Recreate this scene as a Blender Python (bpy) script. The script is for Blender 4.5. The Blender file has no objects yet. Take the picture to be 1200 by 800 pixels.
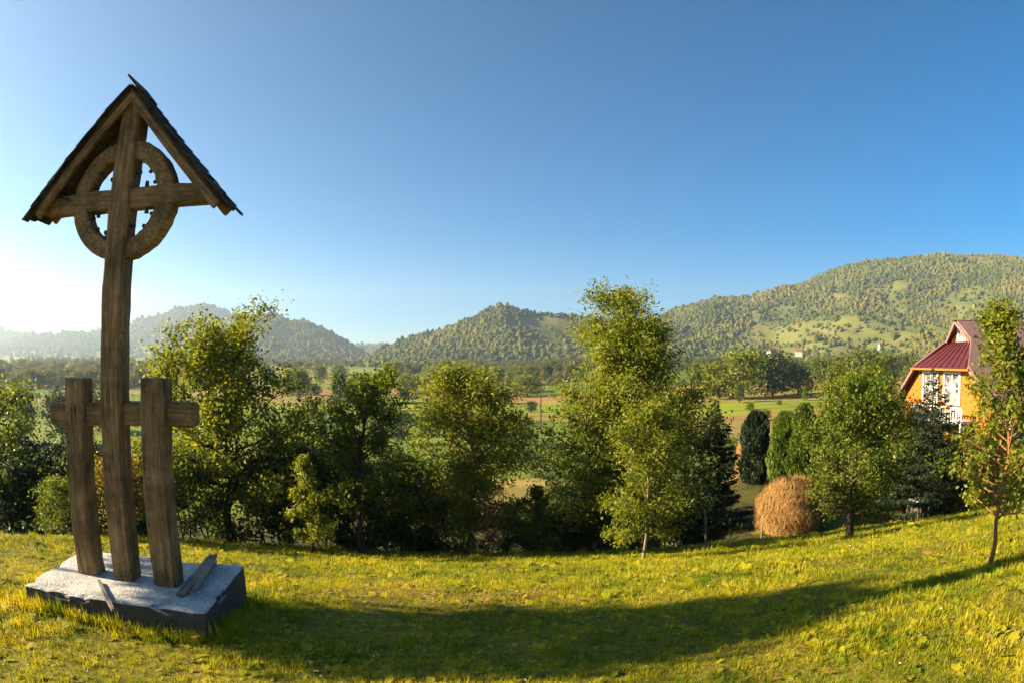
import bpy, bmesh, math, random
import numpy as np
from mathutils import Vector, Matrix

# ------------------------------------------------------------------ camera, sky, sun, exposure
SC = bpy.context.scene
COL = SC.collection
CZ = 1.65                      # eye height above the grass underfoot
PITCH = math.radians(1.1)
FPX = 760.0                    # lens focal length in photo pixels (fisheye, equisolid), photo 1200 px wide
SUN_AZ = math.radians(-94.0)   # measured from +Y towards +X
SUN_EL = math.radians(23.0)

cam_d = bpy.data.cameras.new('camera')
cam = bpy.data.objects.new('camera', cam_d); COL.objects.link(cam)
cam.location = (0, 0, CZ); cam.rotation_euler = (math.pi/2 + PITCH, 0, 0)
cam_d.type = 'PANO'
cam_d.panorama_type = 'FISHEYE_EQUISOLID'
cam_d.sensor_fit = 'HORIZONTAL'; cam_d.sensor_width = 36.0; cam_d.sensor_height = 24.0
cam_d.fisheye_lens = 36.0*FPX/1200.0; cam_d.fisheye_fov = math.pi
cam_d.clip_start = 0.05; cam_d.clip_end = 40000
SC.camera = cam

W = bpy.data.worlds.new('World'); SC.world = W; W.use_nodes = True
wn = W.node_tree
bgn = wn.nodes['Background']
sky = wn.nodes.new('ShaderNodeTexSky'); sky.sky_type = 'NISHITA'; sky.sun_disc = False
sky.sun_elevation = SUN_EL; sky.sun_rotation = SUN_AZ
sky.altitude = 400; sky.air_density = 0.7; sky.dust_density = 0.05; sky.ozone_density = 3.0
hs = wn.nodes.new('ShaderNodeHueSaturation'); hs.inputs['Hue'].default_value = 0.492; hs.inputs['Saturation'].default_value = 1.45; hs.inputs['Value'].default_value = 0.68
wn.links.new(sky.outputs[0], hs.inputs['Color']); wn.links.new(hs.outputs[0], bgn.inputs[0]); bgn.inputs[1].default_value = 0.05

sun_d = bpy.data.lights.new('sun', 'SUN'); sun_d.energy = 5.0; sun_d.angle = math.radians(0.5)
sun_d.color = (1.0, 0.80, 0.52)
sun = bpy.data.objects.new('sun', sun_d); COL.objects.link(sun)
SV = Vector((math.sin(SUN_AZ)*math.cos(SUN_EL), math.cos(SUN_AZ)*math.cos(SUN_EL), math.sin(SUN_EL)))
sun.rotation_euler = SV.to_track_quat('Z', 'Y').to_euler()
SC.view_settings.view_transform = 'Standard'; SC.view_settings.look = 'None'
SC.view_settings.exposure = 2.4; SC.view_settings.gamma = 1.0
SC.render.engine = 'CYCLES'
SC.cycles.max_bounces = 6; SC.cycles.diffuse_bounces = 3; SC.cycles.transmission_bounces = 4
SC.cycles.transparent_max_bounces = 8; SC.cycles.volume_bounces = 0
SC.cycles.use_denoising = True
SC.cycles.sample_clamp_indirect = 5

# ------------------------------------------------------------------ pixel helpers (photo pixels 1200 x 800 -> directions)
def ray(px, py):
    dx = px-600.; dy = 400.-py; r = math.hypot(dx, dy); t = 2*math.asin(r/(2*FPX)); s = math.sin(t)/max(r, 1e-9)
    x = dx*s; u = dy*s; f = math.cos(t)
    return np.array([x, f*math.cos(PITCH)-u*math.sin(PITCH), f*math.sin(PITCH)+u*math.cos(PITCH)])
def at_depth(px, py, Y):
    d = ray(px, py); return np.array([0, 0, CZ])+d*(Y/d[1])

# ------------------------------------------------------------------ noise and terrain
def ss(a, b, x):
    t = np.clip((np.asarray(x, float)-a)/(b-a), 0, 1); return t*t*(3-2*t)
def _hash(i, j, s):
    n = (i.astype(np.int64)*374761393 + j.astype(np.int64)*668265263 + s*1442695041) & 0x7fffffff
    n = ((n ^ (n >> 13))*1274126177) & 0x7fffffff
    return ((n ^ (n >> 16)) & 0xffff)/65535.0
def vn(x, y, s=0):
    x = np.asarray(x, float); y = np.asarray(y, float)
    i = np.floor(x); j = np.floor(y); u = x-i; v = y-j; u = u*u*(3-2*u); v = v*v*(3-2*v)
    a = _hash(i, j, s); b = _hash(i+1, j, s); c = _hash(i, j+1, s); d = _hash(i+1, j+1, s)
    return (a*(1-u)+b*u)*(1-v)+(c*(1-u)+d*u)*v
def fbm(x, y, s=0, o=4):
    r = 0; a = .5
    for k in range(o):
        r = r+a*vn(x*2**k, y*2**k, s+k*17); a *= .5
    return r

_ys = np.linspace(-60, 420, 4801)
_s1 = .09+(.29-.09)*ss(1, 10, _ys)
_s1 = _s1*(1-ss(33, 62, _ys))+.02*ss(33, 62, _ys)*(1-ss(150, 300, _ys))
_zc = -np.cumsum(_s1)*.1; _zc -= np.interp(0, _ys, _zc)
_s2 = .09+(.29-.09)*ss(1, 10, _ys)
_s2 = _s2*(1-ss(20, 23.5, _ys))+.02*ss(20, 23.5, _ys)*(1-ss(44, 50, _ys))+.22*ss(44, 50, _ys)*(1-ss(68, 88, _ys))
_zr = -np.cumsum(_s2)*.1; _zr -= np.interp(0, _ys, _zr)
VALLEY = float(_zc[-1])
_zr = np.maximum(_zr, VALLEY)
def edge_dist(x, y):
    ye = np.interp(x, [-9, -5, 0, 4, 10, 19, 40], [15, 17.2, 18.3, 19.0, 20.6, 21.5, 21.5])
    xl = -6.7-.11*np.clip(y-7, 0, 10)
    return np.maximum(y-ye, xl-x)
def gz(x, y):
    x = np.asarray(x, float); y = np.asarray(y, float)
    w = ss(0, 1, (x-4)/(5+np.clip(y-30, 0, 60)*1.2))
    e = edge_dist(x, y)
    zc = np.interp(y, _ys, _zc)-1.5*ss(0, 4.5, e)*(1-ss(50, 90, y))
    zr = np.interp(y, _ys, _zr)
    z = zc*(1-w)+zr*w
    z = np.where(y > 90, np.maximum(z, VALLEY-2), z)
    near = 1-ss(28, 60, np.hypot(x, y))
    z = z+near*((fbm(x*.55, y*.55, 5, 3)-.45)*.16+(vn(x*3.1, y*3.1, 9)-.5)*.03)
    return z
def gz1(x, y): return float(gz(np.array([x]), np.array([y]))[0])
def on_ground(px, py, rmax=1500):
    d = ray(px, py); t = 1.0
    while t < rmax:
        p = d*t
        if CZ+p[2] <= gz1(p[0], p[1]): return np.array([p[0], p[1], gz1(p[0], p[1])])
        t *= 1.01
    return d*rmax

# ------------------------------------------------------------------ node helpers
def nmat(name):
    m = bpy.data.materials.new(name); m.use_nodes = True
    nt = m.node_tree; return m, nt, nt.nodes['Principled BSDF']
def nd(nt, t, ins=None, **kw):
    n = nt.nodes.new(t)
    for k, v in kw.items(): setattr(n, k, v)
    for k, v in (ins or {}).items():
        if hasattr(v, 'is_linked') or isinstance(v, bpy.types.NodeSocket): nt.links.new(v, n.inputs[k])
        else: n.inputs[k].default_value = v
    return n
def ramp(nt, fac, stops, interp='LINEAR'):
    n = nt.nodes.new('ShaderNodeValToRGB'); n.color_ramp.interpolation = interp
    cr = n.color_ramp
    while len(cr.elements) < len(stops): cr.elements.new(0.5)
    for e, (p, c) in zip(cr.elements, stops):
        e.position = p; e.color = (c[0], c[1], c[2], 1) if not isinstance(c, (int, float)) else (c, c, c, 1)
    nt.links.new(fac, n.inputs[0]); return n.outputs[0]
def mixc(nt, f, a, b, mode='MIX'):
    n = nt.nodes.new('ShaderNodeMix'); n.data_type = 'RGBA'; n.blend_type = mode
    for k, v in ((0, f), (6, a), (7, b)):
        if isinstance(v, bpy.types.NodeSocket): nt.links.new(v, n.inputs[k])
        else: n.inputs[k].default_value = v if k == 0 else (v[0], v[1], v[2], 1)
    return n.outputs[2]
def noise(nt, vec, scale, detail=4, rough=.55, dist=0):
    n = nd(nt, 'ShaderNodeTexNoise', {'Scale': scale, 'Detail': detail, 'Roughness': rough, 'Distortion': dist})
    if vec is not None: nt.links.new(vec, n.inputs['Vector'])
    return n.outputs['Fac']
def position(nt): return nd(nt, 'ShaderNodeNewGeometry').outputs['Position']
def objco(nt): return nd(nt, 'ShaderNodeTexCoord').outputs['Object']
def mapping(nt, vec, scale, rot=(0, 0, 0)):
    n = nd(nt, 'ShaderNodeMapping', {'Scale': scale, 'Rotation': rot}); nt.links.new(vec, n.inputs['Vector']); return n.outputs[0]
def bump(nt, bsdf, h, strength=.3, dist=.02):
    b = nd(nt, 'ShaderNodeBump', {'Strength': strength, 'Distance': dist, 'Height': h}); nt.links.new(b.outputs[0], bsdf.inputs['Normal'])
def setb(b, rough=.7, spec=.3, metal=0):
    b.inputs['Roughness'].default_value = rough; b.inputs['Specular IOR Level'].default_value = spec; b.inputs['Metallic'].default_value = metal

def leaf_mat(name, c1, c2, c3, trans=.4, tcol=None):
    """leaf blades: colour varies leaf by leaf and in patches; light passes through"""
    m, nt, b = nmat(name)
    isl = nd(nt, 'ShaderNodeNewGeometry').outputs['Random Per Island']
    pos = position(nt)
    pn = noise(nt, pos, 1.1, 2)
    f = nd(nt, 'ShaderNodeMath', {0: isl, 1: pn}, operation='ADD').outputs[0]
    c = ramp(nt, nd(nt, 'ShaderNodeMath', {0: f, 1: .5}, operation='MULTIPLY').outputs[0], [(.18, c1), (.5, c2), (.85, c3)])
    nt.links.new(c, b.inputs['Base Color']); setb(b, .55, .25)
    tr = nd(nt, 'ShaderNodeBsdfTranslucent')
    tc = mixc(nt, 1.0, c, tcol or (1.9, 1.75, .55), 'MULTIPLY'); nt.links.new(tc, tr.inputs['Color'])
    mx = nd(nt, 'ShaderNodeMixShader', {0: trans, 1: b.outputs[0], 2: tr.outputs[0]})
    nt.links.new(mx.outputs[0], nt.nodes['Material Output'].inputs['Surface'])
    return m

M = {}
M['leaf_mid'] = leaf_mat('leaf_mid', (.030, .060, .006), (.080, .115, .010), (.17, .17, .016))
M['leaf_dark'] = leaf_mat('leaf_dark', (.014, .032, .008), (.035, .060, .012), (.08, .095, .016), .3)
M['leaf_light'] = leaf_mat('leaf_light', (.050, .085, .008), (.115, .148, .012), (.24, .22, .018), .45)
M['leaf_gold'] = leaf_mat('leaf_gold', (.085, .095, .010), (.15, .15, .014), (.27, .20, .022), .45)
M['leaf_autumn'] = leaf_mat('leaf_autumn', (.075, .075, .012), (.16, .130, .016), (.28, .17, .025), .4)
M['needle_dark'] = leaf_mat('needle_dark', (.008, .017, .008), (.016, .030, .012), (.03, .045, .016), .12, (1.2, 1.3, .6))
M['thuja_light'] = leaf_mat('thuja_light', (.035, .065, .008), (.070, .115, .010), (.12, .155, .014), .3)
def bark_mat(name, a, b_, sc=14):
    m, nt, b = nmat(name)
    v = mapping(nt, objco(nt), (1, 1, .22)); f = noise(nt, v, sc, 6, .7)
    nt.links.new(ramp(nt, f, [(.3, a), (.7, b_)]), b.inputs['Base Color']); setb(b, .9, .1); bump(nt, b, f, .6, .03)
    return m
M['bark'] = bark_mat('bark', (.022, .017, .012), (.085, .062, .042))
M['bark_pale'] = bark_mat('bark_pale', (.09, .07, .045), (.24, .19, .12))
M['bark_red'] = bark_mat('bark_red', (.10, .045, .022), (.26, .13, .06))

def wood_mat(name, axis, base=((.09, .050, .022), (.30, .172, .070), (.50, .32, .14)), green=.3, cracks=.85):
    """old oak beam: grain along one axis, drying cracks, nail stains, green algae patches"""
    m, nt, b = nmat(name)
    s = [7, 7, 7]; s[axis] = .55
    o = objco(nt)
    v = mapping(nt, o, s)
    f = noise(nt, v, 5.5, 8, .66, .25)
    s2 = [55, 55, 55]; s2[axis] = 1.6
    fine = noise(nt, mapping(nt, o, s2), 1.0, 3, .6)
    s3 = [16, 16, 16]; s3[axis] = .45
    cr = nd(nt, 'ShaderNodeTexVoronoi', {'Scale': 1.0}, feature='DISTANCE_TO_EDGE'); nt.links.new(mapping(nt, o, s3), cr.inputs['Vector'])
    crk = ramp(nt, cr.outputs['Distance'], [(.0, 0.0), (.035, 1.0)])
    gate = ramp(nt, noise(nt, o, 2.3, 2), [(.52, 1.0), (.62, 0.0)])
    crk = mixc(nt, gate, crk, (1, 1, 1))
    c = ramp(nt, f, [(.25, base[0]), (.5, base[1]), (.78, base[2])])
    c = mixc(nt, .45, c, ramp(nt, fine, [(.3, (.35, .33, .3)), (.7, (1.2, 1.15, 1.1))]), 'MULTIPLY')
    dk = ramp(nt, noise(nt, o, 3.4, 5, .7), [(.40, 1.15), (.62, .34)])
    c = mixc(nt, .8, c, dk, 'MULTIPLY')
    gm = ramp(nt, noise(nt, o, 1.9, 4, .6), [(.48, 0.0), (.68, 1.0)])
    gmf = nd(nt, 'ShaderNodeMath', {0: gm, 1: green}, operation='MULTIPLY').outputs[0]
    c = mixc(nt, gmf, c, (.085, .085, .022))
    sp = nd(nt, 'ShaderNodeTexVoronoi', {'Scale': 9.0}, feature='F1'); nt.links.new(o, sp.inputs['Vector'])
    spm = ramp(nt, sp.outputs['Distance'], [(.05, .25), (.13, 1.0)])
    c = mixc(nt, .8, c, spm, 'MULTIPLY')
    c = mixc(nt, cracks, c, crk, 'MULTIPLY')
    nt.links.new(c, b.inputs['Base Color']); setb(b, .82, .2)
    h = nd(nt, 'ShaderNodeMath', {0: f, 1: fine}, operation='ADD').outputs[0]
    if cracks: h = nd(nt, 'ShaderNodeMath', {0: h, 1: crk}, operation='ADD').outputs[0]
    bump(nt, b, h, .75, .012)
    return m
M['wood_z'] = wood_mat('oak_upright', 2)
M['wood_x'] = wood_mat('oak_horizontal', 0)
M['wood_y'] = wood_mat('oak_boards', 1, ((.03, .018, .010), (.085, .052, .025), (.15, .095, .045)), .2)
M['wood_ring'] = wood_mat('oak_ring', 1, cracks=0.0)
M['shingle'] = wood_mat('shingle_wood', 0, ((.018, .013, .010), (.045, .034, .026), (.085, .066, .05)), .7)
M['grey_wood'] = wood_mat('weathered_plank', 0, ((.10, .088, .075), (.22, .19, .165), (.36, .32, .28)), .1)

def simple(name, col, rough=.7, spec=.3, metal=0, var=.25, sc=3.0, bmp=0, bsc=30):
    m, nt, b = nmat(name); o = objco(nt)
    f = noise(nt, o, sc, 5, .6)
    lo = tuple(x*(1-var) for x in col); hi = tuple(min(1, x*(1+var)) for x in col)
    nt.links.new(ramp(nt, f, [(.3, lo), (.7, hi)]), b.inputs['Base Color']); setb(b, rough, spec, metal)
    if bmp: bump(nt, b, noise(nt, o, bsc, 5, .6), bmp, .02)
    return m

def concrete_mat():
    m, nt, b = nmat('weathered_concrete'); o = objco(nt)
    f = noise(nt, o, 2.4, 6, .65); g = noise(nt, o, 38, 4, .7)
    c = ramp(nt, f, [(.3, (.30, .295, .29)), (.5, (.47, .465, .46)), (.72, (.61, .605, .60))])
    c = mixc(nt, .7, c, ramp(nt, g, [(.35, .55), (.65, 1.15)]), 'MULTIPLY')
    st = ramp(nt, noise(nt, mapping(nt, o, (1, 1, .4)), 5, 5, .7, .6), [(.5, 1.0), (.66, .45)])
    c = mixc(nt, .7, c, st, 'MULTIPLY')
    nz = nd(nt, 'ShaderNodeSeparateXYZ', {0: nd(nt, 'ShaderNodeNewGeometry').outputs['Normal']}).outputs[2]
    side = ramp(nt, nz, [(.3, 1.0), (.7, 0.0)])  # upright faces: their shade and grass bounce are painted in as dark brown
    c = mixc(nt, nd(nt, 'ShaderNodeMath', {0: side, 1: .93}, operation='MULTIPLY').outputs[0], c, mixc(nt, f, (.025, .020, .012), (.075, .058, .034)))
    nt.links.new(c, b.inputs['Base Color']); setb(b, .85, .25)
    h = nd(nt, 'ShaderNodeMath', {0: g, 1: noise(nt, o, 9, 6, .7)}, operation='ADD').outputs[0]
    bump(nt, b, h, .8, .03)
    return m
M['concrete'] = concrete_mat()

def ground_mat():
    m, nt, b = nmat('ground_cover'); p = position(nt)
    lawn_a = nd(nt, 'ShaderNodeAttribute', attribute_name='lawn').outputs['Fac']
    val_a = nd(nt, 'ShaderNodeAttribute', attribute_name='valley').outputs['Fac']
    n1 = noise(nt, p, .8, 5, .65); n2 = noise(nt, p, 17, 4, .7)
    lawn = ramp(nt, n1, [(.3, (.08, .085, .008)), (.5, (.15, .135, .012)), (.7, (.19, .145, .025))])
    lawn = mixc(nt, .75, lawn, ramp(nt, n2, [(.35, .35), (.65, 1.2)]), 'MULTIPLY')
    bank = ramp(nt, noise(nt, p, 1.7, 5, .7), [(.35, (.018, .020, .008)), (.6, (.05, .048, .02)), (.75, (.10, .085, .05))])
    fv = nd(nt, 'ShaderNodeTexVoronoi', {'Scale': 1.0, 'Randomness': .9}, feature='F1')
    nt.links.new(mapping(nt, p, (.0075, .021, 0), (0, 0, .12)), fv.inputs['Vector'])
    fr = nd(nt, 'ShaderNodeSeparateColor', {0: fv.outputs['Color']}).outputs[0]
    fld = ramp(nt, fr, [(0, (.10, .15, .018)), (.2, (.17, .20, .02)), (.36, (.22, .17, .05)), (.5, (.08, .12, .015)), (.64, (.26, .15, .055)), (.8, (.13, .17, .02)), (.92, (.19, .19, .035))], 'CONSTANT')
    fld = mixc(nt, .8, fld, ramp(nt, noise(nt, mapping(nt, p, (.03, .11, .1)), 1, 5, .7), [(.3, .5), (.7, 1.25)]), 'MULTIPLY')
    c = mixc(nt, lawn_a, bank, lawn); c = mixc(nt, val_a, c, fld)
    nt.links.new(c, b.inputs['Base Color']); setb(b, .95, .1)
    bump(nt, b, n2, .5, .05)
    return m
def hill_mat():
    m, nt, b = nmat('hillside'); p = position(nt)
    md = nd(nt, 'ShaderNodeAttribute', attribute_name='meadow').outputs['Fac']
    fl = ramp(nt, noise(nt, p, .02, 5, .7), [(.35, (.022, .034, .012)), (.65, (.05, .06, .02))])
    me = ramp(nt, noise(nt, p, .012, 5, .65), [(.3, (.07, .10, .02)), (.5, (.115, .125, .028)), (.7, (.15, .125, .045))])
    nt.links.new(mixc(nt, md, fl, me), b.inputs['Base Color']); setb(b, .95, .1)
    return m
M['ground'] = ground_mat(); M['hill'] = hill_mat()
def canopy_mat():
    m, nt, b = nmat('far_canopy'); p = position(nt)
    rnd = nd(nt, 'ShaderNodeObjectInfo').outputs['Random']
    pn = noise(nt, p, .006, 4, .6)
    f = nd(nt, 'ShaderNodeMath', {0: rnd, 1: .25}, operation='MULTIPLY').outputs[0]
    f = nd(nt, 'ShaderNodeMath', {0: f, 1: nd(nt, 'ShaderNodeMath', {0: pn, 1: .75}, operation='MULTIPLY').outputs[0]}, operation='ADD').outputs[0]
    c = ramp(nt, f, [(.2, (.024, .040, .010)), (.42, (.060, .078, .014)), (.58, (.115, .120, .020)), (.75, (.19, .145, .032))])
    c = mixc(nt, .7, c, ramp(nt, noise(nt, p, .5, 3, .7), [(.35, .45), (.65, 1.3)]), 'MULTIPLY')
    nt.links.new(c, b.inputs['Base Color']); setb(b, .9, .1)
    bump(nt, b, noise(nt, p, .9, 3, .7), 1.0, 1.5)
    return m
M['canopy'] = canopy_mat()
M['canopy_near'] = leaf_mat('belt_leaves', (.030, .050, .010), (.075, .090, .014), (.16, .135, .022), .3)
def grass_mat():
    m, nt, b = nmat('grass_blades'); p = position(nt)
    isl = nd(nt, 'ShaderNodeNewGeometry').outputs['Random Per Island']
    rnd = nd(nt, 'ShaderNodeObjectInfo').outputs['Random']
    n1 = noise(nt, p, .55, 4, .65); n2 = noise(nt, p, 3.5, 3, .6)
    f = nd(nt, 'ShaderNodeMath', {0: nd(nt, 'ShaderNodeMath', {0: n1, 1: n2}, operation='ADD').outputs[0], 1: .75, 2: -.42}, operation='MULTIPLY_ADD').outputs[0]
    g = nd(nt, 'ShaderNodeMath', {0: nd(nt, 'ShaderNodeMath', {0: isl, 1: rnd}, operation='ADD').outputs[0], 1: .15}, operation='MULTIPLY').outputs[0]
    f = nd(nt, 'ShaderNodeMath', {0: f, 1: g}, operation='ADD').outputs[0]
    c = ramp(nt, f, [(.28, (.060, .105, .004)), (.42, (.17, .205, .005)), (.56, (.30, .285, .008)), (.72, (.40, .33, .03))])
    nt.links.new(c, b.inputs['Base Color']); setb(b, .6, .2)
    tr = nd(nt, 'ShaderNodeBsdfTranslucent')
    nt.links.new(mixc(nt, 1.0, c, (1.7, 1.45, .5), 'MULTIPLY'), tr.inputs['Color'])
    mx = nd(nt, 'ShaderNodeMixShader', {0: .4, 1: b.outputs[0], 2: tr.outputs[0]})
    nt.links.new(mx.outputs[0], nt.nodes['Material Output'].inputs['Surface'])
    return m
M['grass'] = grass_mat()
M['white'] = simple('white_paint', (.55, .53, .51), .6, .4, 0, .08)
M['orange'] = simple('orange_boards', (.34, .105, .010), .6, .3, 0, .18, 6)
M['maroon'] = simple('maroon_sheet', (.075, .017, .022), .42, .5, .15, .2, 4)
M['pink_metal'] = simple('pink_trim_lit_sheet', (.26, .15, .13), .4, .5, .3, .2, 4)  # pink of the trim; on the roof it paints in grazing sunlight
M['stone'] = simple('plinth', (.30, .27, .24), .9, .2, 0, .3, 5, .4)
M['dark'] = simple('dark_interior', (.02, .018, .016), .8, .2)
M['bluegrey'] = simple('tarp_cloth', (.02, .03, .05), .8, .3, 0, .3, 3, .3, 6)
M['straw'] = simple('straw', (.215, .125, .040), .85, .15, 0, .45, 9)
M['straw_core'] = simple('straw_core', (.16, .09, .03), .95, .1, 0, .4, 6, .8, 40)
M['path'] = simple('dirt_track', (.24, .18, .10), .95, .1, 0, .35, 1.5, .5, 20)
M['wallwhite'] = simple('white_render', (.36, .345, .32), .9, .1, 0, .12)
M['roofred'] = simple('red_tiles', (.17, .075, .055), .8, .2, 0, .25)
mg, ntg, bg_ = nmat('window_glass'); bg_.inputs['Base Color'].default_value = (.10, .11, .12, 1); setb(bg_, .06, .6)
ntg.links.new(ramp(ntg, noise(ntg, objco(ntg), 2, 2), [(.4, (.05, .055, .06)), (.6, (.30, .29, .27))]), bg_.inputs['Base Color'])
M['glass'] = mg

# ------------------------------------------------------------------ object helpers
def tag(o, label=None, cat=None, group=None, kind=None):
    if label: o['label'] = label
    if cat: o['category'] = cat
    if group: o['group'] = group
    if kind: o['kind'] = kind
    return o
def link(name, me, mat, parent=None, loc=None, rot=None):
    o = bpy.data.objects.new(name, me); COL.objects.link(o)
    if mat is not None and len(me.materials) == 0: me.materials.append(mat)
    if parent is not None: o.parent = parent
    if loc is not None: o.location = loc
    if rot is not None: o.rotation_euler = rot
    return o
def empty(name, loc=(0, 0, 0), rz=0):
    o = bpy.data.objects.new(name, None); COL.objects.link(o); o.location = [float(v) for v in loc]; o.rotation_euler = (0, 0, rz)
    o.empty_display_size = .2; return o
def np_mesh(name, v, quads=None, tris=None, smooth=False):
    me = bpy.data.meshes.new(name)
    v = np.asarray(v, np.float32); me.vertices.add(len(v)); me.vertices.foreach_set('co', v.ravel())
    fs = []; tot = []
    if quads is not None and len(quads): q = np.asarray(quads, np.int32); fs.append(q.ravel()); tot.append(np.full(len(q), 4, np.int32))
    if tris is not None and len(tris): t = np.asarray(tris, np.int32); fs.append(t.ravel()); tot.append(np.full(len(t), 3, np.int32))
    lv = np.concatenate(fs); lt = np.concatenate(tot)
    me.loops.add(len(lv)); me.loops.foreach_set('vertex_index', lv)
    me.polygons.add(len(lt)); ls = np.concatenate([[0], np.cumsum(lt)[:-1]]).astype(np.int32)
    me.polygons.foreach_set('loop_start', ls); me.polygons.foreach_set('loop_total', lt)
    if smooth: me.polygons.foreach_set('use_smooth', np.ones(len(lt), bool))
    me.update(calc_edges=True); return me
def bm_mesh(name, bm, smooth=False):
    me = bpy.data.meshes.new(name); bm.normal_update(); bm.to_mesh(me); bm.free()
    if smooth:
        for p in me.polygons: p.use_smooth = True
    return me
def bm_box(bm, c, s, rz=0, bev=0):
    r = bmesh.ops.create_cube(bm, size=1)
    bmesh.ops.scale(bm, vec=s, verts=r['verts'])
    if bev:
        es = list({e for v in r['verts'] for e in v.link_edges})
        rr = bmesh.ops.bevel(bm, geom=es, offset=bev, segments=1, affect='EDGES'); vs = list({v for f in rr['faces'] for v in f.verts} | set(v for v in r['verts'] if v.is_valid))
    else: vs = r['verts']
    if rz: bmesh.ops.rotate(bm, verts=vs, matrix=Matrix.Rotation(rz, 3, 'Z'))
    bmesh.ops.translate(bm, vec=c, verts=vs)
    return vs
def box(name, c, s, mat, parent=None, rz=0, bev=0):
    bm = bmesh.new(); bm_box(bm, c, s, rz, bev); return link(name, bm_mesh(name, bm), mat, parent)
def beam_mesh(name, p0, p1, w, d, up=(0, 0, 1), n=14, ch=.018, wob=.006, seed=0, taper=1.0):
    """timber with worn corners and slightly uneven faces"""
    rng = np.random.default_rng(seed)
    p0 = np.array(p0, float); p1 = np.array(p1, float); a = p1-p0; L = np.linalg.norm(a); a /= L
    u = np.array(up, float); u -= a*(u@a); u /= np.linalg.norm(u); s = np.cross(a, u)
    hw, hd = w/2, d/2
    prof = [(-hw+ch, -hd), (hw-ch, -hd), (hw, -hd+ch), (hw, hd-ch), (hw-ch, hd), (-hw+ch, hd), (-hw, hd-ch), (-hw, -hd+ch)]
    v = []; ts = np.linspace(0, 1, n)
    ts = np.concatenate([[0, .012], ts[1:-1], [.988, 1]]); n = len(ts)
    ph = rng.uniform(0, 6, 8)
    for k, t in enumerate(ts):
        inset = .93 if k in (0, n-1) else 1
        sc = (1+(taper-1)*t)*inset
        for j, (x, y) in enumerate(prof):
            jx, jy = rng.normal(0, wob*.45, 2)
            bx = math.sin(t*5+ph[0])*wob*.8; by = math.sin(t*4+ph[1])*wob*.8
            q = p0+a*L*t+s*(x*sc+jx+bx)+u*(y*sc+jy+by); v.append(q)
    f = []
    for k in range(n-1):
        for j in range(8):
            f.append((k*8+j, k*8+(j+1) % 8, (k+1)*8+(j+1) % 8, (k+1)*8+j))
    me = bpy.data.meshes.new(name)
    me.from_pydata([tuple(x) for x in v], [], f+[tuple(range(7, -1, -1)), tuple((n-1)*8+j for j in range(8))]); me.update()
    return me

def scatter(name, pts, scl, rot, pid, protos, label, cat=None, group=None):
    """countless small things as one object: points plus instanced shapes"""
    me = bpy.data.meshes.new(name); pts = np.asarray(pts, np.float32)
    me.vertices.add(len(pts)); me.vertices.foreach_set('co', pts.ravel())
    a = me.attributes.new('scl', 'FLOAT_VECTOR', 'POINT'); a.data.foreach_set('vector', np.asarray(scl, np.float32).ravel())
    a = me.attributes.new('rot', 'FLOAT_VECTOR', 'POINT'); a.data.foreach_set('vector', np.asarray(rot, np.float32).ravel())
    a = me.attributes.new('pid', 'INT', 'POINT'); a.data.foreach_set('value', np.asarray(pid, np.int32))
    o = bpy.data.objects.new(name, me); COL.objects.link(o)
    c = bpy.data.collections.new(name+'_shapes')
    for k_, p in enumerate(protos):
        p.name = 'shape_%s_%s' % (chr(97+k_), p.name); c.objects.link(p)   # children are picked in name order
    ng = bpy.data.node_groups.new(name+'_nodes', 'GeometryNodeTree')
    ng.interface.new_socket('Geometry', in_out='INPUT', socket_type='NodeSocketGeometry')
    ng.interface.new_socket('Geometry', in_out='OUTPUT', socket_type='NodeSocketGeometry')
    gi = ng.nodes.new('NodeGroupInput'); go = ng.nodes.new('NodeGroupOutput')
    ci = ng.nodes.new('GeometryNodeCollectionInfo'); ci.inputs[0].default_value = c; ci.inputs[1].default_value = True; ci.inputs[2].default_value = True
    ip = ng.nodes.new('GeometryNodeInstanceOnPoints')
    def na(nm, t):
        n = ng.nodes.new('GeometryNodeInputNamedAttribute'); n.data_type = t; n.inputs[0].default_value = nm; return n.outputs[0]
    er = ng.nodes.new('FunctionNodeEulerToRotation'); ng.links.new(na('rot', 'FLOAT_VECTOR'), er.inputs[0])
    ng.links.new(gi.outputs[0], ip.inputs['Points']); ng.links.new(ci.outputs[0], ip.inputs['Instance'])
    ip.inputs['Pick Instance'].default_value = True
    ng.links.new(na('pid', 'INT'), ip.inputs['Instance Index'])
    ng.links.new(er.outputs[0], ip.inputs['Rotation']); ng.links.new(na('scl', 'FLOAT_VECTOR'), ip.inputs['Scale'])
    ng.links.new(ip.outputs[0], go.inputs[0])
    md = o.modifiers.new('scatter', 'NODES'); md.node_group = ng
    tag(o, label, cat, group, 'stuff'); return o
def proto(name, me, mat):
    o = bpy.data.objects.new(name, me)
    if mat is not None: me.materials.append(mat)
    return o

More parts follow.
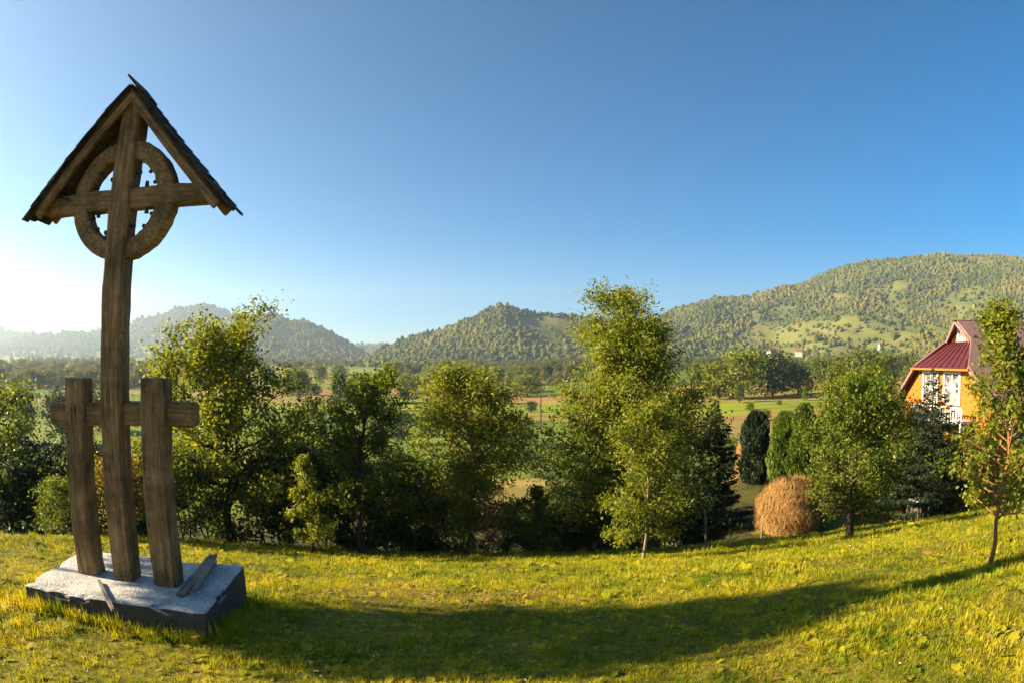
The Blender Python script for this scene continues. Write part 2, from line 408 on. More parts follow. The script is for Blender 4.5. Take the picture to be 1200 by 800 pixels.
# ------------------------------------------------------------------ ground sheet
def build_ground():
    az = np.concatenate([np.linspace(-95, 95, 190), np.linspace(95, 265, 60)[1:-1]])*math.pi/180
    r = np.concatenate([[.25], np.geomspace(.6, 60, 110), np.geomspace(62, 12000, 80)])
    A, Rr = np.meshgrid(az, r, indexing='ij'); x = Rr*np.sin(A); y = Rr*np.cos(A); z = gz(x, y)
    na, nr = A.shape
    v = np.stack([x, y, z], -1).reshape(-1, 3)
    i = np.arange(na)[:, None]; j = np.arange(nr-1)[None, :]; i2 = (i+1) % na
    q = np.stack([i*nr+j, i2*nr+j, i2*nr+j+1, i*nr+j+1], -1).reshape(-1, 4)
    c = len(v); v = np.vstack([v, [[0, 0, gz1(0, 0)]]])
    t = np.array([[c, ((k+1) % na)*nr, k*nr] for k in range(na)])
    me = np_mesh('ground', v, q, t, True)
    e = edge_dist(v[:, 0], v[:, 1]); lawn = 1-ss(-.2, .9, e+(vn(v[:, 0]*1.3, v[:, 1]*1.3, 3)-.5)*1.2)
    val = ss(48, 75, np.hypot(v[:, 0], v[:, 1]))
    yard = ss(4, 9, v[:, 0])*ss(20, 24, v[:, 1])
    for nm, a in (('lawn', np.maximum(lawn, .55*yard*vn(v[:, 0]*.3, v[:, 1]*.3, 21))), ('valley', val)):
        at = me.attributes.new(nm, 'FLOAT', 'POINT'); at.data.foreach_set('value', a.astype(np.float32))
    o = link('ground', me, M['ground']); tag(o, kind='structure')
build_ground()

# ------------------------------------------------------------------ hills and their woods
def azel(px, py):
    d = ray(px, py); return math.atan2(d[0], d[1]), d[2]/math.hypot(d[0], d[1])
def lump(seed, sub=2, squash=1.0, amp=.28):
    bm = bmesh.new(); bmesh.ops.create_icosphere(bm, subdivisions=sub, radius=1)
    rr = random.Random(seed); k = [Vector((rr.uniform(-1, 1), rr.uniform(-1, 1), rr.uniform(-1, 1))).normalized() for _ in range(9)]
    for v in bm.verts:
        d = v.co.normalized(); s = 1+sum(max(0, d.dot(q)-.72) for q in k)*1.1*amp*3+rr.uniform(-amp, amp)*.55-amp*.3
        v.co = Vector((d.x*s*.5, d.y*s*.5, (d.z*s*.5*squash+.42*squash)))
    return bm_mesh('crown_lump', bm)
far_crowns = [lump(1, 3), lump(2, 3, 1.25), lump(3, 3, .9), lump(4, 3, 1.5, .2)]
def hill(label, pts, D0, D1, seed, meadow=.5, spacing=9, size=9., extra=None, wave=.09, maxtrees=40000, foot=None):
    ae = [azel(*p) for p in pts]; a0 = np.array([x[0] for x in ae]); e0 = np.array([x[1] for x in ae])
    na = 260; az = np.linspace(a0[0], a0[-1], na); el = np.interp(az, a0, e0)
    z0 = VALLEY-1
    ntf = 70; t = np.linspace(0, 1, ntf); back = np.linspace(1.05, 1.7, 8); tt = np.concatenate([t, back])
    A, T = np.meshgrid(az, tt, indexing='ij'); E_ = np.repeat(el[:, None], len(tt), 1)
    Tc = np.minimum(T, 1)
    def surf(A, T, E_):
        Tc = np.minimum(T, 1.0)
        D = D0+(D1-D0)*T
        D = D*(1+.05*(vn(A*9, A*0, seed+3)-.5))
        Dr = D1*(1+.05*(vn(A*9, A*0, seed+3)-.5))
        H = Dr*E_+CZ-size*.75
        sh = .30*Tc+.70*Tc**1.45
        x = D*np.sin(A); y = D*np.cos(A)
        k = 1600./D1
        g = fbm(x*.0042*k+T*.5, y*.0030*k, seed, 4)-.47
        z = z0+np.maximum(H-z0, 2)*(sh+wave*3.0*g*np.sin(math.pi*np.clip(Tc, 0, 1))**.8)
        z = z-(np.maximum(T-1, 0)*(D1-D0))*.35
        return x, y, np.maximum(z, z0-20*(T > 1))
    x, y, z = surf(A, T, E_)
    nt_ = len(tt); v = np.stack([x, y, z], -1).reshape(-1, 3)
    i = np.arange(na-1)[:, None]; j = np.arange(nt_-1)[None, :]
    q = np.stack([i*nt_+j, (i+1)*nt_+j, (i+1)*nt_+j+1, i*nt_+j+1], -1).reshape(-1, 4)
    me = np_mesh('hill', v, q, None, True)
    def mead(x, y, A, T):
        k = 1600./D1
        m = fbm(x*.006*k, y*.0045*k, seed+50, 4)
        mk = ss(meadow, meadow+.05, m+.10*(1-T)**2-.05*T)
        if extra:
            for (px, py, rx, ry) in extra:
                a_, _ = azel(px, py); ww = rx/FPX
                tm = extra_t.get((px, py), .85)
                mk = np.maximum(mk, 1.14-1.14*ss(.75, 1.15, np.hypot((A-a_)/ww, (T-tm)/(ry))))
        return mk
    extra_t = {}
    if extra:
        # find t whose surface shows at that pixel height
        for (px, py, rx, ry) in extra:
            a_, e_ = azel(px, py); ts = np.linspace(.05, 1, 150); Aa = np.full(150, a_); Ee = np.full(150, np.interp(a_, az, el))
            xx, yy, zz = surf(Aa, ts, Ee); ee = (zz-CZ)/np.hypot(xx, yy); extra_t[(px, py)] = float(ts[np.argmin(abs(ee-e_))])
    mk = mead(x, y, A, T)
    at = me.attributes.new('meadow', 'FLOAT', 'POINT'); at.data.foreach_set('value', mk.reshape(-1).astype(np.float32))
    o = link('hill', me, M['hill']); tag(o, label, kind='structure')
    rng = np.random.default_rng(seed)
    area = (az[-1]-az[0])*(D1**2*1.1-D0**2)/2
    n = int(min(maxtrees, area/spacing**2))
    aa = rng.uniform(az[0], az[-1], n); dd = np.sqrt(rng.uniform(D0**2, (D1*1.04)**2, n)); T_ = (dd-D0)/(D1-D0)
    xx, yy, zz = surf(aa, T_, np.interp(aa, az, el)); m_ = mead(xx, yy, aa, T_)
    keep = rng.random(n) > m_*.86
    xx, yy, zz = xx[keep], yy[keep], zz[keep]; n = len(xx)
    s = size*rng.uniform(.45, 1.0, n)*(1+.7*rng.random(n)**3)*(.75+.6*fbm(xx*.02, yy*.02, seed+9, 2)); sc3 = np.stack([s, s, s*rng.uniform(.85, 1.3, n)], -1)
    rot = np.stack([rng.normal(0, .12, n), rng.normal(0, .12, n), rng.uniform(0, 6.28, n)], -1)
    return np.stack([xx, yy, zz-.08*s], -1), sc3, rot, rng.integers(0, 4, n)
woods = []
# hazy far ridge on the sun side, wooded ridge before it, the domed hill, the long mountain, and a blue far gap
woods.append(hill('pale far ridge on the sunny side of the valley', [(-330, 398), (-200, 380), (-80, 372), (0, 382), (15, 387), (37, 389), (51, 392), (90, 400), (140, 412)], 2500, 3300, 11, .55, 22, 16, maxtrees=9000))
woods.append(hill('far blue hill in the gap of the valley', [(370, 420), (400, 408), (425, 403), (437, 402), (452, 401), (470, 408), (500, 424)], 2600, 3300, 12, .6, 22, 16, maxtrees=4000))
woods.append(hill('hazy hill with a rounded top behind the wooden cross', [(-330, 420), (-200, 402), (-60, 396), (0, 399), (55, 391), (114, 388), (154, 377), (176, 371), (205, 362), (235, 355), (253, 358), (271, 366), (293, 370), (319, 370), (350, 390), (380, 405), (420, 428)], 2000, 2900, 13, .50, 14, 12, wave=.15, maxtrees=40000))
woods.append(hill('wooded spur in front of the rounded hazy hill', [(180, 428), (230, 402), (262, 385), (293, 370), (319, 366), (341, 374), (359, 376), (389, 389), (407, 400), (425, 411), (447, 426)], 1350, 2000, 14, .60, 8, 9, wave=.16, maxtrees=40000))
woods.append(hill('domed wooded hill with a bright clearing near its top', [(425, 424), (443, 411), (467, 400), (490, 391), (513, 385), (532, 378), (551, 374), (565, 364), (588, 357), (607, 362), (630, 367), (653, 366), (677, 370), (700, 373), (740, 372), (790, 380), (850, 412), (880, 425)], 930, 1280, 15, .53, 4.7, 5.6,
     extra=[(640, 383, 36, .20), (600, 381, 8, .08), (645, 402, 22, .10)], wave=.20, maxtrees=80000))
woods.append(hill('long green mountain with scattered meadows behind the house', [(700, 420), (745, 388), (780, 367), (811, 357), (836, 349), (878, 347), (913, 335), (948, 328), (990, 311), (1032, 304), (1088, 298), (1130, 298), (1165, 298), (1200, 303), (1300, 320), (1420, 342), (1600, 385)], 900, 1900, 16, .485, 5.4, 6.6,
     extra=[(1005, 394, 26, .03), (1070, 390, 30, .03), (1040, 376, 16, .025), (985, 345, 13, .03), (1055, 333, 13, .025)], wave=.30, maxtrees=190000))
allw = [np.concatenate([w[k] for w in woods]) for k in range(4)]
# the belt of trees along the foot of the hills
rng = np.random.default_rng(77)
n = 7500
aa = rng.uniform(-1.25, 1.25, n); dd = rng.uniform(330, 1150, n); x = dd*np.sin(aa); y = dd*np.cos(aa)
kp = (fbm(x*.006, y*.011, 31, 3) > .43+.10*(1-ss(380, 650, dd))) & (y > 40)
x, y = x[kp], y[kp]; n = len(x); s = rng.uniform(5.5, 10.5, n)
belt = (np.stack([x, y, gz(x, y)-.3], -1), np.stack([s, s, s*rng.uniform(.8, 1.25, n)], -1), np.stack([rng.normal(0, .1, n), rng.normal(0, .1, n), rng.uniform(0, 6.28, n)], -1), rng.integers(0, 4, n))
scatter('hill_forest', *allw, [proto('far_crown', me, M['canopy']) for me in far_crowns], 'mixed woodland covering the hills across the valley', 'forest')

# ------------------------------------------------------------------ trees
def tubes(paths, sides=6):
    V = []; Q = []; off = 0
    for P, R in paths:
        P = np.asarray(P, float); n = len(P)
        tang = np.gradient(P, axis=0); tang /= np.linalg.norm(tang, axis=1)[:, None]+1e-9
        ref = np.array([0, 0, 1.]) if abs(tang[0, 2]) < .8 else np.array([1., 0, 0])
        u = np.cross(tang, ref); u /= np.linalg.norm(u, axis=1)[:, None]+1e-9; w = np.cross(tang, u)
        an = np.arange(sides)/sides*2*math.pi
        ring = P[:, None, :]+np.asarray(R)[:, None, None]*(np.cos(an)[None, :, None]*u[:, None, :]+np.sin(an)[None, :, None]*w[:, None, :])
        V.append(ring.reshape(-1, 3))
        i = np.arange(n-1)[:, None]; j = np.arange(sides)[None, :]; j2 = (j+1) % sides
        Q.append((np.stack([i*sides+j, i*sides+j2, (i+1)*sides+j2, (i+1)*sides+j], -1)+off).reshape(-1, 4)); off += n*sides
    return np.vstack(V), np.vstack(Q)
def leaves(centres, ax, nrm, l, w):
    """folded leaf blades"""
    ax = ax/(np.linalg.norm(ax, axis=1)[:, None]+1e-9)
    sd = np.cross(nrm, ax); sd /= np.linalg.norm(sd, axis=1)[:, None]+1e-9; nn = np.cross(ax, sd)
    l = l[:, None]; w = w[:, None]
    a = centres-ax*l*.5; b = centres+sd*w*.5+nn*w*.16-ax*l*.05; c = centres+ax*l*.5-nn*l*.08; d = centres-sd*w*.5+nn*w*.16-ax*l*.05
    v = np.stack([a, b, c, d], 1).reshape(-1, 3); n = len(centres)
    return v, np.arange(n*4).reshape(-1, 4)
def make_tree(seed, H, R, cb=.2, nl=26, style='round', lw=(.11, .075), nleaf=12000, r0=None, droop=0., lean=(0, 0), sig=.16, stems=1, ragged=.3, shape=None):
    """tapered trunk with limbs and twigs; leaves sit in clumps around the twigs. Returns (wood mesh, leaf mesh)"""
    rng = np.random.default_rng(seed); r0 = r0 or H*.018+.02
    paths = []; cl = []; cw = []
    for st in range(stems):
        so = np.array([0., 0.]) if stems == 1 else rng.normal(0, .12*R, 2)
        hl = H*(1 if st == 0 else rng.uniform(.72, .95))
        n = 12; t = np.linspace(0, 1, n)
        lx = lean[0]+(rng.normal(0, .30*R) if st else 0); ly = lean[1]+(rng.normal(0, .30*R) if st else 0)
        wob = np.cumsum(rng.normal(0, .012*H, (n, 2)), 0); wob[0] = 0
        P = np.stack([so[0]+wob[:, 0]+lx*t**1.3, so[1]+wob[:, 1]+ly*t**1.3, t*hl*.97], 1); P[0, 2] = -.15
        rad = r0*(.85 if st else 1)*((1-t)**.85*.95+.05); rad[0] *= 1.35
        paths.append((P, rad))
        k = nl//stems
        for i in range(k):
            tt = cb+(1-cb)*((i+.5)/k)**.9*.97
            base = np.array([np.interp(tt, t, P[:, q]) for q in range(3)])
            u = (tt-cb)/(1-cb)
            if shape == 'cone': pr = (1-u)**.9*.95+.06
            elif shape == 'oval': pr = min(1, .55+1.3*u)*((1-u)**.6*1.15+.05)
            elif shape == 'column': pr = .75*(1-u**4)+.2
            elif shape == 'vase': pr = .45+.65*u*(1-u**5)
            else: pr = math.sqrt(max(.03, 1-(u*1.06-.42)**2/.42))*1.0
            L = R*pr*rng.uniform(1-ragged, 1+ragged*.55)
            a = i*2.39996+rng.normal(0, .35)
            el = (.15+.75*u)+rng.normal(0, .15)
            m = 7; s = np.linspace(0, 1, m)
            d = np.array([math.cos(a)*math.cos(el), math.sin(a)*math.cos(el), math.sin(el)])
            Q = base+np.outer(s*L, d); Q[:, 2] += L*(.18*s**2-droop*s**2.2); Q += np.cumsum(rng.normal(0, .028*L, (m, 3)), 0)*(s[:, None])
            rb = max(.006, np.interp(tt, t, rad)*.5)
            paths.append((Q, rb*(1-s)**.8+.003))
            ns = max(3, int(4+3*L))
            for q in range(ns):
                f = rng.uniform(.3, 1.0); b2 = np.array([np.interp(f, s, Q[:, c]) for c in range(3)])
                d2 = d*.8+rng.normal(0, .55, 3); d2[2] += .15-droop*.5; d2 /= np.linalg.norm(d2); l2 = L*rng.uniform(.22, .42)
                Q2 = b2+np.outer(np.linspace(0, 1, 4)*l2, d2); Q2[:, 2] -= droop*.5*l2*np.linspace(0, 1, 4)**2
                paths.append((Q2, np.linspace(rb*.35+.002, .002, 4)))
                for f2 in (.35, .7, 1.0):
                    cl.append(b2+(Q2[-1]-b2)*f2); cw.append(1.0 if f2 > .5 else .7)
            cl.append(Q[-1]); cw.append(1.2)
        for q in range(4):
            cl.append(P[-1]+rng.normal(0, .05*R, 3)); cw.append(.7)
    cl = np.array(cl); cw = np.array(cw)*rng.uniform(.35, 1.5, len(cw)); cw /= cw.sum()
    idx = rng.choice(len(cl), nleaf, p=cw)
    sg = sig*(R/1.6)**.5*rng.uniform(.6, 1.3, len(cl))
    c = cl[idx]+rng.normal(0, 1, (nleaf, 3))*sg[idx][:, None]*np.array([1, 1, .8])
    kz = H/np.percentile(c[:, 2], 99.7); mid = np.median(c[:, :2], 0); kr = R/np.percentile(np.abs(c[:, :2]-mid), 98.5)
    fit = np.array([kr, kr, kz]); sh = np.array([mid[0]-lean[0]*.5, mid[1]-lean[1]*.5, 0])
    def refit(q):
        w_ = np.clip(q[:, 2:]/(H*.35), 0, 1); return (q-sh*w_)*fit
    v, qd = tubes([(refit(np.asarray(P_)), R_) for P_, R_ in paths], 6); wood = np_mesh('tree_wood', v, qd, None, True)
    c = refit(c)
    cen = np.array([0, 0, H*(cb+.5*(1-cb))])
    out = c-cen; out /= np.linalg.norm(out, axis=1)[:, None]+1e-6
    nrm = rng.normal(0, .75, (nleaf, 3))+np.array([0, 0, .55])+out*.35; nrm /= np.linalg.norm(nrm, axis=1)[:, None]
    ax = rng.normal(0, 1, (nleaf, 3)); ax[:, 2] -= .35+droop
    ax -= nrm*np.sum(ax*nrm, 1)[:, None]
    k = rng.uniform(.5, 1.0, nleaf)+.55*rng.random(nleaf)**3
    v, qd = leaves(c, ax, nrm, lw[0]*k, lw[1]*k)
    return wood, np_mesh('tree_leaves', v, qd)
def make_spruce(seed, H, R, nleaf=9000, dens=1.0):
    rng = np.random.default_rng(seed); t = np.linspace(0, 1, 10)
    P = np.stack([rng.normal(0, .01, 10), rng.normal(0, .01, 10), t*H], 1); P[0, 2] = -.2
    paths = [(P, .02*H*(1-t)+.008)]; c = []; ax = []
    nb = int(16*H**.8*dens)
    for i in range(nb):
        u = (i/nb)**.85; z = H*(.05+.94*u); L = R*((1-u)**.8*.97+.03)*rng.uniform(.72, 1.12); a = i*2.4+rng.normal(0, .3)
        s = np.linspace(0, 1, 5); d = np.array([math.cos(a), math.sin(a), .18-.25*(1-u)])
        Q = np.array([0, 0, z])+np.outer(s*L, d); Q[:, 2] += L*.22*s**2.5-L*.16*s
        paths.append((Q, .012*(1-s)+.003))
        k = max(6, int(nleaf*L*L/(R*R*nb*.42)))
        f = rng.uniform(.12, 1, k)**.75; b = np.stack([np.interp(f, s, Q[:, q]) for q in range(3)], 1)
        side = rng.normal(0, .16*L+.03, k)*(1.1-f*.6); pr = np.array([-math.sin(a), math.cos(a), 0])
        b = b+side[:, None]*pr+np.stack([np.zeros(k)]*2+[-np.abs(rng.normal(0, .07, k))], 1)
        c.append(b); aa = d[None, :]*.8+np.sign(side)[:, None]*pr*.6+rng.normal(0, .35, (k, 3)); aa[:, 2] -= .3; ax.append(aa)
    c = np.vstack(c); ax = np.vstack(ax); n = len(c)
    nrm = rng.normal(0, .5, (n, 3))+np.array([0, 0, 1]); k = rng.uniform(.7, 1.3, n)
    v, q = tubes(paths, 5); wood = np_mesh('tree_wood', v, q, None, True)
    v, q = leaves(c, ax, nrm, .17*k, .055*k); return wood, np_mesh('tree_leaves', v, q)
def make_thuja(seed, H, R, nleaf=9000, blunt=.5):
    rng = np.random.default_rng(seed)
    z = rng.uniform(.02, 1, nleaf); a = rng.uniform(0, 6.283, nleaf)
    pr = np.where(z < .35, .82+.18*z/.35, np.sqrt(np.maximum(0, 1-((z-.35)/.66)**(2+2*blunt))))
    bulge = 1+.20*np.sin(a*5+z*7)*np.sin(z*19+a*2)+.30*(vn(a*3, z*14, seed)-.5)
    rr = R*pr*bulge*(1-np.abs(rng.normal(0, .10, nleaf)))
    c = np.stack([rr*np.cos(a), rr*np.sin(a), z*H], 1)
    out = np.stack([np.cos(a), np.sin(a), np.zeros(nleaf)], 1)
    ax = out*.35+np.array([0, 0, 1])+rng.normal(0, .3, (nleaf, 3)); nrm = np.cross(ax, out)+rng.normal(0, .7, (nleaf, 3)) + out*.4
    k = rng.uniform(.6, 1.3, nleaf); v, q = leaves(c, ax, nrm, .24*k, .07*k)
    t = np.linspace(0, 1, 6); P = np.stack([t*0, t*0, t*H*.9-.1], 1); pv, pq = tubes([(P, .07*(1-t)+.01)], 6)
    core_t = np.linspace(.03, .95, 10); cp = np.where(core_t < .35, .8, np.sqrt(np.maximum(.01, 1-((core_t-.35)/.66)**(2+2*blunt))))
    return np_mesh('tree_wood', pv, pq, None, True), np_mesh('tree_leaves', v, q)

def put_tree(name, meshes, loc, rz, leafm, bark, label, cat='tree', group=None, scale=1.0, crown='crown'):
    e = empty(name, loc, rz); e.scale = (scale,)*3
    tag(e, label, cat, group)
    link('trunk', meshes[0], bark, e); link(crown, meshes[1], leafm, e)
    return e
def spot(px, Y, py=520):
    d = ray(px, py); x = d[0]/d[1]*Y; return x, Y, gz1(x, Y)
def ppm(px, py, Y):        # metres per photo pixel, across, at depth Y
    a = at_depth(px-5, py, Y); b = at_depth(px+5, py, Y); return np.linalg.norm(a-b)/10
def tree_dims(px, Y, top, halfw, py=500):
    x, y, z = spot(px, Y, py); H = at_depth(px, top, Y)[2]-z; R = halfw*ppm(px, py, Y); return (x, y, z), H, R

# the trees that can be told apart, from the sunny side to the house
def T(seed, px, Y, top, hw, leaf, bark, name, label, cat='tree', **kw):
    loc, H, R = tree_dims(px, Y, top, hw)
    return put_tree(name, make_tree(seed, H, R, **kw), loc, 0, M[leaf], M[bark], label, cat)
T(101, 262, 15.5, 360, 88, 'leaf_light', 'bark', 'deciduous_tree', 'broad leafy tree with dark trunk right behind the wooden crosses', ragged=.42, cb=.24, nl=52, nleaf=28000, lw=(.11, .07), sig=.17)
T(102, -22, 11.5, 424, 52, 'leaf_mid', 'bark', 'deciduous_tree', 'leafy tree above the bushes on the sunny side of the crosses', cb=.3, nl=26, nleaf=8000, lw=(.12, .08))
T(103, 357, 12.4, 535, 27, 'leaf_light', 'bark', 'young_tree', 'small pale green cone shaped young tree at lawn edge', 'sapling', cb=.06, nl=34, nleaf=5000, lw=(.10, .03), shape='cone', sig=.09, r0=.03)
T(104, 420, 15.0, 432, 54, 'leaf_mid', 'bark', 'deciduous_tree', 'slender dark tree with bare lower trunk beside the pale young tree', cb=.22, nl=40, nleaf=15000, lw=(.095, .055), ragged=.5, sig=.15)
T(105, 548, 17.5, 428, 72, 'leaf_light', 'bark_pale', 'deciduous_tree', 'yellow green feathery tree in front of the domed hill', cb=.12, nl=64, nleaf=30000, lw=(.12, .045), droop=.2, stems=1, sig=.17, ragged=.25)
T(107, 628, 17.0, 568, 26, 'leaf_mid', 'bark', 'young_tree', 'small green young tree between feathery and tallest trees', 'sapling', cb=.15, nl=18, nleaf=3200, lw=(.10, .05), r0=.03, sig=.13)
T(108, 738, 18.0, 336, 92, 'leaf_light', 'bark', 'deciduous_tree', 'tallest tree of the lawn edge with several stems', cb=.14, nl=96, nleaf=52000, lw=(.125, .05), droop=.12, stems=2, sig=.17, ragged=.45, shape='oval')
T(109, 758, 12.4, 470, 50, 'leaf_light', 'bark_pale', 'young_tree', 'slim young tree with pale straight stem on the lawn before the tallest tree', cb=.14, nl=40, nleaf=10500, lw=(.09, .04), droop=.2, r0=.035, sig=.13)
T(110, 1004, 13.2, 425, 56, 'leaf_mid', 'bark', 'fruit_tree', 'rounded fruit tree on the lawn between haystack and house', cb=.13, nl=54, nleaf=24000, lw=(.085, .052), sig=.16, stems=2, ragged=.35)
T(111, 1176, 5.1, 355, 40, 'leaf_light', 'bark_red', 'young_tree', 'thin young tree with reddish stem and yellowing leaves before the house', 'sapling', cb=.18, nl=60, nleaf=9000, lw=(.06, .036), r0=.028, sig=.095, shape='column', lean=(.02, 0))
# bare twiggy shrub
def bare_tree():
    loc, H, R = tree_dims(572, 16.2, 565, 34)
    w, l = make_tree(120, H, R, cb=.18, nl=22, nleaf=500, lw=(.06, .03), r0=.035)
    put_tree('bare_tree', (w, l), loc, 0, M['leaf_autumn'], M['bark_red'], 'nearly bare reddish small tree under the feathery tree', 'tree')
bare_tree()
# conifers
loc, H, R = tree_dims(838, 25.0, 464, 46); put_tree('spruce_tree', make_spruce(131, H, R, 26000, 1.4), loc, 0, M['needle_dark'], M['bark'], 'dark broad conifer between tallest tree and columnar evergreen', 'conifer')
loc, H, R = tree_dims(1092, 22.0, 428, 50); put_tree('spruce_tree', make_spruce(132, H, R, 26000, 1.5), loc, 1, M['needle_dark'], M['bark'], 'dark pointed spruce in front of the orange house wall', 'conifer')
for k, (px, Y, top, hw, mt, lb, bl) in enumerate([(886, 33, 482, 15, 'needle_dark', 'dark blunt columnar evergreen behind the haystack', .9), (921, 29.6, 482, 16, 'thuja_light', 'light green columnar evergreen next to the dark one', .5), (942, 28.8, 473, 15, 'thuja_light', 'tall light green columnar evergreen behind the haystack', .5), (962, 31, 490, 14, 'needle_dark', 'dark green columnar evergreen behind the rounded fruit tree', .4)]):
    loc, H, R = tree_dims(px, Y, top, hw); put_tree('columnar_evergreen', make_thuja(140+k, H, R, 9000, bl), loc, k, M[mt], M['bark'], lb, 'conifer', 'columnar evergreens by the haystack')

# thicket along the bank
bush_protos = [make_tree(201, 3.0, 1.25, .06, 30, nleaf=6500, lw=(.11, .065), r0=.03, stems=3, sig=.2),
               make_tree(202, 3.6, 1.3, .1, 32, nleaf=7000, lw=(.12, .055), r0=.035, stems=2, sig=.2, droop=.15),
               make_tree(203, 2.4, 1.3, .04, 30, nleaf=6500, lw=(.10, .06), r0=.025, stems=4, sig=.2)]
rr = random.Random(5)
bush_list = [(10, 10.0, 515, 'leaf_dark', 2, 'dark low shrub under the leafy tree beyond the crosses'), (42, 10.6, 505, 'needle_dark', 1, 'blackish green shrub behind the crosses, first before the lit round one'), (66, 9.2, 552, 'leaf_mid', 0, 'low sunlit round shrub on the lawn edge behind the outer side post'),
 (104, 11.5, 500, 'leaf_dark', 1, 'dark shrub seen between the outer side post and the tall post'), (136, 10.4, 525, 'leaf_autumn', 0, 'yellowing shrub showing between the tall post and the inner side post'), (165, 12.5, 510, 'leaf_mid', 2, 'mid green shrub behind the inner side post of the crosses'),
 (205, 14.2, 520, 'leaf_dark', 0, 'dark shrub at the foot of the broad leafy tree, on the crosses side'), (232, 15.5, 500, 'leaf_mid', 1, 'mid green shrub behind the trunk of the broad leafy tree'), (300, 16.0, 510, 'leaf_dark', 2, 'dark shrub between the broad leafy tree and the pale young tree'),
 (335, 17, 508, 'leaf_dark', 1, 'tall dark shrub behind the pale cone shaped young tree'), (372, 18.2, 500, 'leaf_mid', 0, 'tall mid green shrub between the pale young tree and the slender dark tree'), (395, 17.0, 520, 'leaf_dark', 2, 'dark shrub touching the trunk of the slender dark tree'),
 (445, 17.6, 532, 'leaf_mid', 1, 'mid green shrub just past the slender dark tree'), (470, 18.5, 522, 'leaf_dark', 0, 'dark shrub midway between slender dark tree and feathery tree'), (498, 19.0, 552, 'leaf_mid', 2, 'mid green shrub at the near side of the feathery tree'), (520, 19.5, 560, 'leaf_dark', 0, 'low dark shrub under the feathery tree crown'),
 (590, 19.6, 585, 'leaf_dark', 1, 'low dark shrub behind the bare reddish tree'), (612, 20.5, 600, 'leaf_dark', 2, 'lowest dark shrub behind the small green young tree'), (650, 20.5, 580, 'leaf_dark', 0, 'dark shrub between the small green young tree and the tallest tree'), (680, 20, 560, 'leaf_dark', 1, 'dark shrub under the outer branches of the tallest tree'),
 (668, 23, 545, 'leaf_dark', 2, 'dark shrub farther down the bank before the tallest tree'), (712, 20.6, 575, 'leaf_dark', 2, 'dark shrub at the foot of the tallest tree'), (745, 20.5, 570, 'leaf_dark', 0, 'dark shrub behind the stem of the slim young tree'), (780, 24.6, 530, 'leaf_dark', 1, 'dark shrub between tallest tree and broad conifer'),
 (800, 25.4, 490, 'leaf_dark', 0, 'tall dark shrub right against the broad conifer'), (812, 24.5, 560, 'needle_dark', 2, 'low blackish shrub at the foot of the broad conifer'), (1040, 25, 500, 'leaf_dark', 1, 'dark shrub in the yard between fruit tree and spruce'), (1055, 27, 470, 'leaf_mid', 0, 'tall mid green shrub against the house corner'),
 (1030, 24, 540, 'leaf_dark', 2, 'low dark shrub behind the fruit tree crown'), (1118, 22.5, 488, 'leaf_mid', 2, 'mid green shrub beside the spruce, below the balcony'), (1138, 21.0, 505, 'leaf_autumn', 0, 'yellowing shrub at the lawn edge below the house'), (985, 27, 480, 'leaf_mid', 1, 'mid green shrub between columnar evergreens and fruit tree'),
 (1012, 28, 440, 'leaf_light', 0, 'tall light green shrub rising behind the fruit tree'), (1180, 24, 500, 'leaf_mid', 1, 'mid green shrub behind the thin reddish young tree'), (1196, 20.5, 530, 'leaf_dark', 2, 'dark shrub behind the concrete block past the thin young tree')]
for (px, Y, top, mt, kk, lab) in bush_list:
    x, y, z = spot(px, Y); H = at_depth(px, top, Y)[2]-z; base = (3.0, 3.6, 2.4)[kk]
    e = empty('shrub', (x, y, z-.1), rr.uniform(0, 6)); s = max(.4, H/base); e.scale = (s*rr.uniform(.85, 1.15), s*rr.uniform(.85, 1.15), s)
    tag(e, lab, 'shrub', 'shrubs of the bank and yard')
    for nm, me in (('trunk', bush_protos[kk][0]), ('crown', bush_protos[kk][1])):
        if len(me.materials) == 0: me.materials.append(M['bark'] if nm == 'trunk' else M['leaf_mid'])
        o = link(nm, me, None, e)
        if nm == 'crown': o.material_slots[0].link = 'OBJECT'; o.material_slots[0].material = M[mt]

